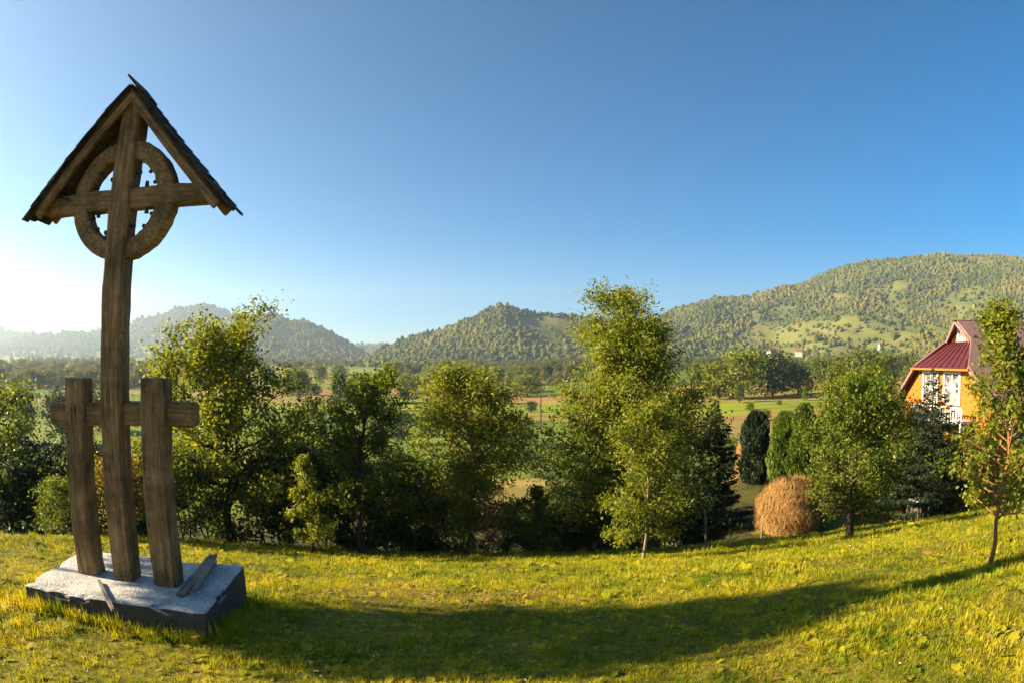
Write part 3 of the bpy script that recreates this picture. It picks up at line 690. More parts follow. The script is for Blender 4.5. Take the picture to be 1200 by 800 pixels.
# valley trees, each a thing
vt = [make_tree(211, 9, 3.6, .15, 30, nleaf=2600, lw=(.55, .38), sig=.5, r0=.2), make_tree(212, 11, 3.2, .12, 30, nleaf=2600, lw=(.5, .36), sig=.5, r0=.2), make_tree(213, 7, 3.8, .08, 28, nleaf=2400, lw=(.5, .36), sig=.5, r0=.18)]
OWN = {(872, 468): 'largest yellow green tree on the valley field behind the evergreens', (905, 464): 'dark rounded tree beside the largest yellow green valley tree', (842, 468): 'yellow green valley tree standing right behind the broad conifer', (935, 462): 'mid green valley tree above the tall columnar evergreen', (455, 460): 'tall yellow green valley tree above the slender dark tree', (398, 480): 'dark valley tree behind the pale cone shaped young tree', (428, 472): 'mid green valley tree behind the slender dark tree', (642, 452): 'dark valley tree beside the wooden utility pole'}
vlist = [(872, 468, 58, 'leaf_light', 0), (905, 464, 52, 'leaf_dark', 2), (842, 468, 44, 'leaf_light', 0), (935, 462, 36, 'leaf_mid', 2), (962, 455, 36, 'leaf_mid', 0), (985, 452, 34, 'leaf_autumn', 1), (1012, 452, 42, 'leaf_mid', 2), (1040, 450, 36, 'leaf_light', 0), (1062, 446, 30, 'leaf_dark', 2), (455, 460, 36, 'leaf_light', 1), (428, 472, 34, 'leaf_mid', 2), (398, 480, 44, 'leaf_dark', 1), (478, 472, 34, 'leaf_mid', 0), (508, 456, 24, 'leaf_mid', 2), (582, 452, 24, 'leaf_light', 0), (604, 451, 22, 'leaf_mid', 2), (622, 450, 22, 'leaf_mid', 0), (642, 452, 24, 'leaf_dark', 1), (440, 510, 46, 'leaf_mid', 2), (470, 520, 40, 'leaf_dark', 0), (600, 540, 44, 'leaf_dark', 2), (640, 560, 46, 'leaf_dark', 2), (350, 470, 40, 'leaf_mid', 0), (30, 520, 60, 'leaf_dark', 1), (75, 520, 60, 'leaf_dark', 0), (120, 505, 46, 'leaf_dark', 2), (870, 548, 40, 'leaf_mid', 2), (850, 545, 36, 'leaf_dark', 0), (980, 500, 30, 'leaf_mid', 2), (820, 452, 28, 'leaf_mid', 2), (1075, 450, 30, 'leaf_mid', 0)]
rng = np.random.default_rng(8)
for k in range(60):
    vlist.append((rng.uniform(5, 1195), rng.uniform(440, 474), rng.uniform(12, 26), ('leaf_light', 'leaf_mid', 'leaf_mid', 'leaf_dark', 'leaf_autumn')[k % 5], k % 3))
for k in range(40):
    vlist.append((rng.uniform(330, 1000), rng.uniform(462, 530), rng.uniform(6, 16), ('leaf_light', 'leaf_mid', 'leaf_dark', 'leaf_mid')[k % 4], (2, 0, 2)[k % 3]))
VL = {'leaf_light': 'small yellow green tree, one of many dotted over the valley fields', 'leaf_mid': 'small mid green tree, one of many dotted over the valley fields', 'leaf_dark': 'small dark green tree, one of many dotted over the valley fields', 'leaf_autumn': 'small tree turning ochre, one of several dotted over the valley fields'}
for (px, py, hp, mt, kk) in vlist:
    p = on_ground(px, py)
    if math.hypot(p[0], p[1]) > 900: continue
    D = math.hypot(p[0], p[1]); H = hp*D/FPX*1.02; base = (9, 11, 7)[kk]
    e = empty('valley_tree', (p[0], p[1], p[2]-.1), rr.uniform(0, 6)); s = H/base; e.scale = (s*rr.uniform(.9, 1.3), s*rr.uniform(.9, 1.3), s)
    own_label = OWN.get((px, py)); tag(e, own_label or VL[mt], 'tree', 'valley trees with a look of their own' if own_label else 'valley trees, '+mt.replace('leaf_', ''))
    for nm, me in (('trunk', vt[kk][0]), ('crown', vt[kk][1])):
        if len(me.materials) == 0: me.materials.append(M['bark'] if nm == 'trunk' else M['leaf_mid'])
        o = link(nm, me, None, e)
        if nm == 'crown': o.material_slots[0].link = 'OBJECT'; o.material_slots[0].material = M[mt]

bp = []
for q, (w_, l_) in enumerate(vt):
    me = l_.copy(); me.materials.clear(); me.transform(Matrix.Scale(1/(9, 11, 7)[q], 4)); bp.append(proto('belt_crown', me, M['canopy_near']))
scatter('valley_woodland', belt[0], belt[1], belt[2], belt[3] % 3, bp, 'belt of small trees along the foot of the hills', 'woodland')

# a tree beyond the left of the frame; its shade lies on the grass beside the concrete base
put_tree('deciduous_tree', make_tree(160, 7.8, 1.25, .82, 30, nleaf=11000, lw=(.16, .11), r0=.10, sig=.2), (-12.2, 3.75, gz1(-12.2, 3.75)), 0, M['leaf_mid'], M['bark'], 'tall tree on the slope beside the lawn, casting shade past the crosses')

# ------------------------------------------------------------------ grass
def tuft(seed, nb, h, spread, w, bendy=.5):
    rng = np.random.default_rng(seed); V = []; Q = []; Tt = []
    for i in range(nb):
        a = rng.uniform(0, 6.283); r = spread*math.sqrt(rng.random()); b = np.array([r*math.cos(a), r*math.sin(a), -.01])
        d = rng.uniform(0, 6.283); ln = h*rng.uniform(.5, 1.25); bend = rng.uniform(.1, 1)*bendy
        dr = np.array([math.cos(d), math.sin(d), 0]); sd = np.array([-dr[1], dr[0], 0])*w*rng.uniform(.7, 1.3)
        p1 = b+dr*bend*ln*.30+np.array([0, 0, ln*.6]); p2 = b+dr*bend*ln*.95+np.array([0, 0, ln*(1-.35*bend)])
        k = len(V); V += [b-sd*.5, b+sd*.5, p1+sd*.42, p1-sd*.42, p2]; Q.append((k, k+1, k+2, k+3)); Tt.append((k+3, k+2, k+4))
    return np_mesh('grass_tuft', V, Q, Tt)
def weed(seed):
    rng = np.random.default_rng(seed); V = []; Q = []
    for i in range(9):
        a = rng.uniform(0, 6.283); l = rng.uniform(.04, .09); dr = np.array([math.cos(a), math.sin(a), .35]); sd = np.array([-math.sin(a), math.cos(a), 0])*l*.28
        k = len(V); b = dr*.01; V += [b, b+dr*l*.55+sd, b+dr*l-np.array([0, 0, l*.1]), b+dr*l*.55-sd]; Q.append((k, k+1, k+2, k+3))
    return np_mesh('weed', V, Q)
def litter(seed, flower=False):
    rng = np.random.default_rng(seed); V = []; Q = []
    for i in range(5 if flower else 4):
        a = rng.uniform(0, 6.283); l = .007 if flower else rng.uniform(.02, .04); c = np.array([0, 0, rng.uniform(.05, .07)]) if flower else np.array([rng.normal(0, .05), rng.normal(0, .05), rng.uniform(.02, .05)])
        if flower: a = i*1.2566; c = c+np.array([math.cos(a), math.sin(a), 0])*.006
        dr = np.array([math.cos(a), math.sin(a), rng.uniform(-.3, .4)]); sd = np.array([-math.sin(a), math.cos(a), rng.uniform(-.2, .2)])*l*.6
        k = len(V); V += [c-dr*l, c+sd, c+dr*l, c-sd]; Q.append((k, k+1, k+2, k+3))
    return np_mesh('litter', V, Q)
M['dry_leaf'] = leaf_mat('dry_leaf', (.10, .055, .02), (.20, .11, .04), (.30, .18, .07), .2)
protos = [tuft(1, 26, .075, .07, .0045), tuft(2, 30, .055, .08, .005, .8), tuft(3, 20, .11, .06, .004, .7), weed(4), tuft(5, 34, .045, .09, .0055, .9)]
def pick(P, rng):
    n = len(P); k = rng.choice(7, n, p=[.272, .22, .125, .19, .182, .008, .003])
    # leaf litter gathers in a patch beside the base
    d = np.hypot((P[:, 0]+.9)/1.5, (P[:, 1]-6.1)/.8); k[(d < 1+.4*(vn(P[:, 0]*4, P[:, 1]*4, 2)-.5)) & (rng.random(n) < .22)] = 5
    return k
def grass_points():
    rng = np.random.default_rng(3); P = []; S = []
    for (r0, r1, dens, sc) in ((1.6, 4.2, 430, .8), (4.2, 7.5, 240, 1.0), (7.5, 13, 85, 1.5), (13, 27, 34, 2.2)):
        amax = math.radians(66); area = amax*(r1**2-r0**2); n = int(area*dens)
        a = rng.uniform(-amax, amax, n); r = np.sqrt(rng.uniform(r0**2, r1**2, n)); x = r*np.sin(a); y = r*np.cos(a)
        e = edge_dist(x, y); k = (e < .3+.5*(vn(x, y, 3)-.5)) | ((x > 9) & (e < 3) & (rng.random(n) < .5))
        k &= (rng.random(n) < .55+.9*fbm(x*1.4, y*1.4, 44, 3))
        # nothing grows through the concrete base
        lx = (x-SLAB[0])*math.cos(SLAB[2])+(y-SLAB[1])*math.sin(SLAB[2]); ly = -(x-SLAB[0])*math.sin(SLAB[2])+(y-SLAB[1])*math.cos(SLAB[2])
        k &= ~((abs(lx) < SLAB[3]/2+.02) & (abs(ly) < SLAB[4]/2+.02))
        x, y = x[k], y[k]; P.append(np.stack([x, y, gz(x, y)-.005], -1))
        s = sc*rng.uniform(.6, 1.35, len(x))*(.35+1.35*fbm(x*1.3, y*1.3, 61, 3)); S.append(np.stack([s, s, s*rng.uniform(.5, 1.0, len(x))*(1 if sc < 1.2 else .7)], -1))
    n = 900; u = rng.uniform(-1, 1, n); side = rng.integers(0, 4, n); o_ = np.abs(rng.normal(0, .06, n))+.025
    lx = np.where(side < 2, u*SLAB[3]/2, np.where(side == 2, SLAB[3]/2+o_, -SLAB[3]/2-o_)); ly = np.where(side == 0, -SLAB[4]/2-o_, np.where(side == 1, SLAB[4]/2+o_, u*SLAB[4]/2))
    x = SLAB[0]+lx*math.cos(SLAB[2])-ly*math.sin(SLAB[2]); y = SLAB[1]+lx*math.sin(SLAB[2])+ly*math.cos(SLAB[2]); s = rng.uniform(.7, 1.5, n)
    P.append(np.stack([x, y, gz(x, y)-.005], -1)); S.append(np.stack([s, s, s*rng.uniform(.8, 1.5, n)], -1))
    P = np.concatenate(P); S = np.concatenate(S); n = len(P)
    rot = np.stack([rng.normal(-.1, .12, n), rng.normal(0, .12, n), rng.uniform(0, 6.28, n)], -1)
    return P, S, rot, pick(P, rng)
SLAB = (-3.10, 4.38, math.radians(8.0), 1.70, 1.14)
scatter('lawn_grass', *grass_points(), [proto('tuft', me, M['grass']) for me in protos]+[proto('litter', litter(6), M['dry_leaf']), proto('litter', litter(7, True), M['white'])], 'short sunlit yellow green meadow grass on the slope', 'grass')

# ------------------------------------------------------------------ concrete base and the wooden crosses
ZT = -.2
def slab():
    bm = bmesh.new(); bm_box(bm, (0, 0, -.33), (SLAB[3], SLAB[4], .66), 0, .012)
    bmesh.ops.subdivide_edges(bm, edges=[e for e in bm.edges if e.calc_length() > .3], cuts=24, use_grid_fill=True)
    rng = random.Random(3)
    for v in bm.verts:
        n = float(fbm(np.array([v.co.x*4+v.co.z*3]), np.array([v.co.y*4]), 7, 3)[0])-.45
        ex = SLAB[3]/2-abs(v.co.x); ey = SLAB[4]/2-abs(v.co.y); rim = (min(ex, ey) < .03 and v.co.z > -.06)
        m2 = max(0, float(fbm(np.array([v.co.x*9+1]), np.array([v.co.y*9+v.co.z*5]), 19, 3)[0])-.46) if rim else 0
        v.co.z += n*.016*(1 if v.co.z > -.1 else .3)-m2*.16; v.co.x += n*.02-math.copysign(m2*.12, v.co.x)*(ex < .03); v.co.y += n*.025-math.copysign(m2*.12, v.co.y)*(ey < .03)
    o = link('concrete_base', bm_mesh('concrete_base', bm), M['concrete']); o.location = (SLAB[0], SLAB[1], ZT); o.rotation_euler = (0, 0, SLAB[2])
    tag(o, 'low rectangular concrete base carrying the wooden crosses', 'base')
slab()
def cross():
    e = empty('wayside_cross', (-3.19, 4.34, ZT), math.radians(6))
    tag(e, 'weathered wooden roofed ring cross with two lower side posts on concrete base', 'cross')
    cx = .085
    def bmk(name, p0, p1, w, d, mat, seed, up=(0, 1, 0), par=None, **k):
        return link(name, beam_mesh(name, p0, p1, w, d, up, seed=seed, **k), M[mat], par or e)
    bmk('central_post', (cx-.045, 0, -.01), (cx+.01, 0, 3.93), .198, .20, 'wood_z', 1, n=26)
    bmk('crossbeam', (cx-.83, .015, 3.055), (cx+.85, .015, 3.075), .165, .165, 'wood_x', 2, up=(0, 1, 0), n=16)
    bmk('side_post', (-.345, -.005, -.01), (-.305, -.005, 1.64), .20, .19, 'wood_z', 3)
    bmk('side_post', (.445, -.005, -.01), (.465, -.005, 1.655), .215, .19, 'wood_z', 4)
    bmk('lower_crossbeam', (-.60, .03, 1.345), (.80, .03, 1.385), .185, .16, 'wood_x', 5)
    # ring of four curved pieces between the arms
    Ro, Ri = .495, .345
    zc = 3.06
    for k in range(4):
        rng = np.random.default_rng(30+k); a0 = k*math.pi/2+.13; a1 = (k+1)*math.pi/2-.13; n = 14
        V = []; F = []
        for i in range(n):
            a = a0+(a1-a0)*i/(n-1); j = rng.normal(0, .0035, 8)
            for q, (r, y) in enumerate(((Ro-.012, -.07), (Ro, -.058), (Ro, .075), (Ri, .075), (Ri, -.058), (Ri+.012, -.07))):
                V.append((cx+math.cos(a)*(r+j[q]), y+j[q]*.5, zc+math.sin(a)*(r+j[q])))
        for i in range(n-1):
            for q in range(6): F.append((i*6+q, i*6+(q+1) % 6, (i+1)*6+(q+1) % 6, (i+1)*6+q))
        me = bpy.data.meshes.new('ring_segment'); me.from_pydata(V, [], F+[tuple(range(5, -1, -1)), tuple((n-1)*6+q for q in range(6))]); me.update()
        bm = bmesh.new(); bm.from_mesh(me); bmesh.ops.recalc_face_normals(bm, faces=bm.faces); bm.to_mesh(me); bm.free()
        seg = link('ring_segment', me, M['wood_ring'], e)
        # carved pegs on the inner rim
        for f in (.22, .5, .78):
            a = a0+(a1-a0)*f; bm = bmesh.new()
            bmesh.ops.create_cone(bm, cap_ends=True, segments=7, radius1=.02, radius2=.015, depth=.04)
            rot = Vector((-math.cos(a), 0, -math.sin(a))).to_track_quat('Z', 'Y').to_matrix()
            bmesh.ops.rotate(bm, verts=bm.verts, matrix=rot); bmesh.ops.translate(bm, verts=bm.verts, vec=(cx+math.cos(a)*(Ri-.018), rng.uniform(-.03, .01), zc+math.sin(a)*(Ri-.018)))
            link('peg', bm_mesh('peg', bm), M['wood_y'], seg)
    # pegs along post and beam inside the ring
    for (x, z) in ((cx+.13, 3.28), (cx-.12, 3.24), (cx+.12, 2.84), (cx-.13, 2.80), (cx+.22, 3.175), (cx-.24, 2.955), (cx+.24, 2.96)):
        bm = bmesh.new(); bmesh.ops.create_cone(bm, cap_ends=True, segments=7, radius1=.02, radius2=.015, depth=.05)
        if abs(x-cx) < .15: bmesh.ops.rotate(bm, verts=bm.verts, matrix=Matrix.Rotation(math.pi/2, 3, 'Y'))
        bmesh.ops.translate(bm, verts=bm.verts, vec=(x, -.02, z)); link('peg', bm_mesh('peg', bm), M['wood_y'], e)
    # little gabled roof: rafters, sheathing boards, split shingles
    apex = Vector((cx+.01, 0, 3.985)); rng = random.Random(9)
    for sg, end in ((-1, Vector((cx-.89, 0, 2.98))), (1, Vector((cx+.96, 0, 2.955)))):
        d = (end-apex); L = d.length; d.normalize(); nrm = Vector((-d.z, 0, d.x)) if sg < 0 else Vector((d.z, 0, -d.x))
        if nrm.z < 0: nrm = -nrm
        slope = empty('roof_slope'); slope.parent = e
        lo, hi = -.16, .16
        for yy in (lo+.02, hi-.02):
            p0 = apex+Vector((0, yy, 0))-nrm*.045
            ro = link('rafter', beam_mesh('rafter', (0, 0, 0), (L-.02, 0, 0), .045, .075, (0, 0, 1), seed=40+int(yy*100)+sg, ch=.006, wob=.003), M['wood_x'], slope)
            ro.matrix_local = Matrix.Translation(p0) @ Matrix((d, nrm.cross(d), nrm)).transposed().to_4x4()
        nb = 9
        for i in range(nb):
            s0 = i/nb*L; s1 = (i+.96)/nb*L; c = apex+d*((s0+s1)/2)
            bm = bmesh.new(); r = bmesh.ops.create_cube(bm, size=1)
            bmesh.ops.scale(bm, vec=(s1-s0, hi-lo+.02, .018), verts=bm.verts)
            mrot = Matrix((d, Vector((0, 1, 0)), nrm)).transposed()
            bmesh.ops.rotate(bm, verts=bm.verts, matrix=mrot); bmesh.ops.translate(bm, verts=bm.verts, vec=c+Vector((0, rng.uniform(-.008, .008), 0)))
            link('roof_board', bm_mesh('roof_board', bm), M['wood_y'], slope)
        rows = 11; cols = 4
        for i in range(rows):
            for j in range(cols):
                wj = (hi-lo+.10)/cols; y0 = lo-.05+wj*j
                ln = L/rows*1.5+rng.uniform(-.02, .03)
                if i == rows-1: ln += rng.uniform(-.03, .05)
                c = apex+d*((i+.35)*L/rows*1.02+ln*.2)+nrm*(.020+rng.uniform(0, .006))
                bm = bmesh.new(); bmesh.ops.create_cube(bm, size=1)
                bmesh.ops.scale(bm, vec=(ln, wj*.97, .011), verts=bm.verts)
                for v in bm.verts:
                    v.co.z += (.010 if v.co.x > 0 else -.003)*1.0
                    v.co.y += rng.uniform(-.008, .008); v.co.x += rng.uniform(-.012, .012)
                bmesh.ops.rotate(bm, verts=bm.verts, matrix=mrot); bmesh.ops.translate(bm, verts=bm.verts, vec=c+Vector((0, y0+wj/2, 0)))
                link('shingle', bm_mesh('shingle', bm), M['shingle'], slope)
        if sg > 0:
            bm = bmesh.new(); bmesh.ops.create_cube(bm, size=1); bmesh.ops.scale(bm, vec=(.20, .40, .016), verts=bm.verts)
            bmesh.ops.rotate(bm, verts=bm.verts, matrix=mrot); bmesh.ops.translate(bm, verts=bm.verts, vec=apex-d*.02+nrm*.042)
            link('ridge_shingle', bm_mesh('ridge_shingle', bm), M['shingle'], slope)
cross()
# broken planks left lying on the base
def plank(label, p0, p1, w, th, seed):
    p0 = np.array(p0); p1 = np.array(p1); a = p1-p0; L = np.linalg.norm(a)
    rng = random.Random(seed); bm = bmesh.new(); n = 9; rows = []
    for i in range(n):
        x = L*i/(n-1)-L/2; ww = w*(1 if 0 < i < n-1 else .8)*(1+rng.uniform(-.08, .08))
        j = rng.uniform(-.02, .02) if i in (0, n-1) else 0
        rows.append([bm.verts.new((x+j, -ww/2, 0)), bm.verts.new((x-j*1.5, ww/2, 0)), bm.verts.new((x-j, ww/2, th)), bm.verts.new((x+j, -ww/2, th+rng.uniform(0, .003)))])
    for i in range(n-1):
        for q in range(4): bm.faces.new((rows[i][q], rows[i][(q+1) % 4], rows[i+1][(q+1) % 4], rows[i+1][q]))
    bm.faces.new(rows[0][::-1]); bm.faces.new(rows[-1]); bmesh.ops.recalc_face_normals(bm, faces=bm.faces)
    o = link('broken_plank', bm_mesh('broken_plank', bm), M['grey_wood']); o.location = tuple((p0+p1)/2)
    o.rotation_euler = Vector(a).to_track_quat('X', 'Z').to_euler()
    tag(o, label, 'plank', 'broken planks on the base'); return o
def onslab(px, py, dz=0):
    d = ray(px, py); t = (ZT+dz-CZ)/d[2]; p = d*t; return (p[0], p[1], ZT+dz)
plank('weathered grey plank lying across the corner of the concrete base', onslab(212, 698, .012), onslab(250, 652, .012), .085, .024, 1)
plank('shorter grey plank lying on top of the longer plank', onslab(226, 694, .040), onslab(252, 658, .042), .05, .02, 2)
plank('thin split plank overhanging the front edge of the concrete base', onslab(116, 681, .01), onslab(133, 716, .012), .032, .018, 3)

# ------------------------------------------------------------------ the house
def slab_poly(name, pts, th, mat, parent):
    """flat polygon with thickness th along minus its normal"""
    P = [Vector(p) for p in pts]; n = (P[1]-P[0]).cross(P[2]-P[1]).normalized()
    bm = bmesh.new(); top = [bm.verts.new(p) for p in P]; bot = [bm.verts.new(p-n*th) for p in P]
    bm.faces.new(top); bm.faces.new(bot[::-1]); k = len(P)
    for i in range(k): bm.faces.new((top[i], bot[i], bot[(i+1) % k], top[(i+1) % k]))
    bmesh.ops.recalc_face_normals(bm, faces=bm.faces)
    return link(name, bm_mesh(name, bm), mat, parent)
def house():
    hx, hy = 21.3, 26.2; g = gz1(hx, hy)
    ax = math.atan2(.05, 1.0)
    e = empty('orange_house', (hx, hy, g), ax); tag(e, 'orange house with maroon sheet roof and white framed windows above the lawn', 'house')
    zb = 0; ze = -.35-g; zp = .95-g; zu = 2.1-g; zr = 3.15-g; Wd = 3.5; Ln = 9.0
    k = (zr-ze)/Wd; wy = lambda z: (zr-z)/k          # half width of the roof at height z
    # gable front, lower part
    slab_poly('front_wall', [(0, -Wd, 0), (0, -Wd, ze-.05), (0, -wy(zp)+.06, zp), (0, wy(zp)-.06, zp), (0, Wd, ze-.05), (0, Wd, 0)], .2, M['orange'], e)
    slab_poly('side_wall', [(.2, -Wd+.005, 0), (Ln, -Wd+.005, 0), (Ln, -Wd+.005, ze), (.2, -Wd+.005, ze)], .2, M['orange'], e)
    slab_poly('side_wall', [(.2, Wd-.005, 0), (.2, Wd-.005, ze), (Ln, Wd-.005, ze), (Ln, Wd-.005, 0)], .2, M['orange'], e)
    slab_poly('rear_wall', [(Ln-.05, -Wd, 0), (Ln-.05, Wd, 0), (Ln-.05, Wd, ze), (Ln-.05, 0, zr-.15), (Ln-.05, -Wd, ze)], .2, M['orange'], e)
    slab_poly('upper_gable', [(1.25, -wy(zu)+.05, zu-.5), (1.25, -wy(zu)+.05, zu), (1.25, 0, zr-.1), (1.25, wy(zu)-.05, zu), (1.25, wy(zu)-.05, zu-.5)], .15, M['orange'], e)
    box('plinth', (Ln/2, 0, .35), (Ln+.12, 2*Wd+.12, .7), M['stone'], e)
    # main slopes
    ov = .55
    for s, mt in ((-1, 'pink_metal'), (1, 'maroon')):  # one roof slope has its grazing sunlight put into the colour
        pts = [(-.45, s*(Wd+ov), ze-ov*k), (-.45, s*wy(zp), zp), (.95, s*wy(zu+.1), zu+.1), (.75, 0, zr), (Ln+.4, 0, zr), (Ln+.4, s*(Wd+ov), ze-ov*k)]
        if s > 0: pts = pts[::-1]
        pl = slab_poly('roof_slope', pts, .10, M[mt], e)
        sl = math.hypot(Wd+ov, zr-(ze-ov*k))
        for i in range(15):
            x = 1.1+i*.57; y0, z0 = s*(Wd+ov), ze-ov*k
            bm = bmesh.new(); P0 = Vector((x, y0, z0)); P1 = Vector((x, s*.05, zr-.05*k)); n = Vector((0, s*k, 1)).normalized()
            r = bmesh.ops.create_cube(bm, size=1); bmesh.ops.scale(bm, vec=(.035, (P1-P0).length, .05), verts=bm.verts)
            dv = (P1-P0).normalized(); bmesh.ops.rotate(bm, verts=bm.verts, matrix=Matrix((Vector((1, 0, 0)), dv, Vector((1, 0, 0)).cross(dv))).transposed())
            bmesh.ops.translate(bm, verts=bm.verts, vec=(P0+P1)/2+n*.022); link('roof_seam', bm_mesh('roof_seam', bm), M[mt], pl)
        # fascia board along the raking edge
        bm_ = beam_mesh('fascia', (-.50, s*(Wd+ov), ze-ov*k-.05), (-.50, s*wy(zp), zp-.05), .05, .14, (0, s*k, 1), ch=.004, wob=.002, seed=60+s)
        link('fascia', bm_, M['pink_metal'], e)
        link('barge_board', beam_mesh('barge_board', (.85, s*wy(zu+.1), zu+.02), (.66, s*.02, zr-.06), .05, .13, (0, s*k, 1), ch=.004, wob=.002, seed=64+s), M['pink_metal'], e)
    # pent roof across the gable
    yb = wy(zp); yt = wy(zu)
    pent = slab_poly('pent_roof', [(-.55, -yb-.15, zp-.08), (1.22, -yt, zu+.02), (1.22, yt, zu+.02), (-.55, yb+.15, zp-.08)], .08, M['maroon'], e)
    pv = Vector((1.77, 0, zu-zp+.10))
    for i in range(9):
        f = -1+2*(i+.5)/9
        P0 = Vector((-.53, f*(yb+.1), zp-.07)); P1 = Vector((1.2, f*yt, zu+.02)); bm = bmesh.new()
        bmesh.ops.create_cube(bm, size=1); bmesh.ops.scale(bm, vec=((P1-P0).length, .035, .05), verts=bm.verts)
        dv = (P1-P0).normalized(); yv = Vector((0, 1, 0)); yv = (yv-dv*dv.dot(yv)).normalized()
        bmesh.ops.rotate(bm, verts=bm.verts, matrix=Matrix((dv, yv, dv.cross(yv))).transposed()); bmesh.ops.translate(bm, verts=bm.verts, vec=(P0+P1)/2+Vector((-.01, 0, .022)))
        link('roof_seam', bm_mesh('roof_seam', bm), M['maroon'], pent)
    box('gutter', (-.58, 0, zp-.14), (.10, 2*yb+.4, .09), M['orange'], e)
    box('ridge_cap', ((Ln+1)/2, 0, zr+.03), (Ln-.2, .22, .06), M['dark'], e)
    box('chimney', (3.4, .9, zr+.1), (.5, .5, 1.0), M['white'], e) if False else None
    # windows
    def window(y, z, w, h, cols=2, rows=2, x=0.0):
        fr = empty('window', (0, 0, 0)); fr.parent = e
        for (c, s) in (((x-.045, y-w/2-.06, z), (.09, .12, h+.24)), ((x-.045, y+w/2+.06, z), (.09, .12, h+.24)), ((x-.045, y, z+h/2+.06), (.088, w, .12)), ((x-.06, y, z-h/2-.06), (.16, w, .12))):
            box('window_frame', c, s, M['white'], fr)
        for i in range(cols):
            for j in range(rows):
                box('pane', (x-.012, y-w/2+w*(i+.5)/cols, z-h/2+h*(j+.5)/rows), (.012, w/cols-.05, h/rows-.05), M['glass'], fr)
        for i in range(1, cols): box('mullion', (x-.03, y-w/2+w*i/cols, z), (.05, .07, h), M['white'], fr)
        for j in range(1, rows): box('transom', (x-.029, y, z-h/2+h*j/rows), (.045, w, .05), M['white'], fr)
    window(-.55, zp-1.05, 1.15, 1.35, 2, 2); window(1.25, zp-1.05, 1.15, 1.35, 2, 2); window(0, zu+.42, .5, .5, 1, 1, 1.25)
    window(-1.4, zp-4.6, 1.15, 1.35); window(1.4, zp-4.6, 1.15, 1.35)
    for xw in (2.2, 5.4):
        fr = empty('window'); fr.parent = e; yw = -Wd-.04; zw = ze-1.5
        for c, sz in (((xw-.62, yw, zw), (.12, .09, 1.5)), ((xw+.62, yw, zw), (.12, .09, 1.5)), ((xw, yw, zw+.69), (1.12, .088, .12)), ((xw, yw-.02, zw-.69), (1.12, .13, .12)), ((xw, yw, zw), (.07, .06, 1.26))): box('window_frame', c, sz, M['white'], fr)
        for q in (-1, 1): box('pane', (xw+q*.3, yw+.03, zw), (.5, .012, 1.24), M['glass'], fr)
    # balcony under the windows
    bal = empty('balcony'); bal.parent = e
    box('balcony_floor', (-.55, -.4, zp-2.55), (1.1, 4.2, .14), M['white'], bal); box('top_rail', (-1.06, -.4, zp-1.88), (.07, 4.2, .07), M['white'], bal)
    for i in range(21): box('baluster', (-1.06, -.4-2.05+i*.205, zp-2.2), (.03, .10, .56), M['white'], bal)
    for y in (-2.4, 1.6): box('balcony_post', (-1.0, y, (zp-2.6)/2), (.14, .14, zp-2.64), M['white'], bal)
house()

# ------------------------------------------------------------------ haystacks, posts, walls, small things of the yard
def haystack(px, Y, top, hw, label, seed, n=9000, cone=False):
    (x, y, z), H, R = tree_dims(px, Y, top, hw, 590); e = empty('haystack', (x, y, z)); tag(e, label, 'haystack', 'haystacks')
    rng = np.random.default_rng(seed); V = []; Q = []; nr, ns = 14, 28
    def rad(t): return R*((1-t)**.75*1.02 if cone else (.80+.42*t-.1*t*t if t < .45 else .968*math.sqrt(max(0, 1-((t-.45)/.56)**2.3))))
    def lob(a, t): return 1+.07*math.sin(a*3+seed+t*2)+.05*math.sin(a*5+t*7)+.06*math.sin(t*14+a*2)-.06*math.sin(a+1)*t
    for i in range(nr):
        t = i/(nr-1)
        for j in range(ns):
            a = j/ns*2*math.pi; r = rad(t)*lob(a, t)
            V.append((math.cos(a)*r, math.sin(a)*r, t*H*.99-.02))
    for i in range(nr-1):
        for j in range(ns): Q.append((i*ns+j, i*ns+(j+1) % ns, (i+1)*ns+(j+1) % ns, (i+1)*ns+j))
    link('hay_body', np_mesh('hay_body', V, Q, None, True), M['straw_core'], e)
    t = rng.uniform(0, 1, n)**.9; a = rng.uniform(0, 6.283, n); r = np.array([rad(q)*lob(b, q) for q, b in zip(t, a)])*(1+rng.normal(0, .035, n))
    c = np.stack([np.cos(a)*r, np.sin(a)*r, t*H], 1); out = np.stack([np.cos(a), np.sin(a), .3*np.ones(n)], 1)
    ax = np.stack([-np.sin(a)*rng.normal(0, .6, n), np.cos(a)*rng.normal(0, .6, n), -np.ones(n)], 1)+out*.22*rng.normal(1, 1, n)[:, None]+rng.normal(0, .2, (n, 3))
    v, q = leaves(c, ax, out+rng.normal(0, .3, (n, 3)), rng.uniform(.15, .6, n), rng.uniform(.008, .022, n))
    o = link('straw_wisps', np_mesh('straw_wisps', v, q), M['straw'], e); o['kind'] = 'stuff'
haystack(927, 22.6, 561, 38, 'big rounded golden haystack at the edge of the lawn', 1)
haystack(866, 42.0, 502, 12, 'small pointed haystack behind the dark conifer', 2, 1800, True)
def pole(px, Y, top, r, mat, label, cat='post', lean=(0, 0), name='fence_post'):
    x, y, z = spot(px, Y, 620); H = at_depth(px, top, Y)[2]-z
    w = tubes([(np.array([[0, 0, -.2], [lean[0]*.4, lean[1]*.4, H*.45], [lean[0], lean[1], H]]), np.array([r, r*.95, r*.85]))], 8)
    v, q = w; k = len(v); v = np.vstack([v, [v[-8:].mean(0)]]); t = [(k-8+i, k-8+(i+1) % 8, k) for i in range(8)]
    o = link(name, np_mesh(name, v, q, t), M[mat], None, (x, y, z)); tag(o, label, cat)
pole(857, 13.6, 628, .014, 'bark', 'thin dark stake standing on the lawn below the haystack', 'stake', name='stake')
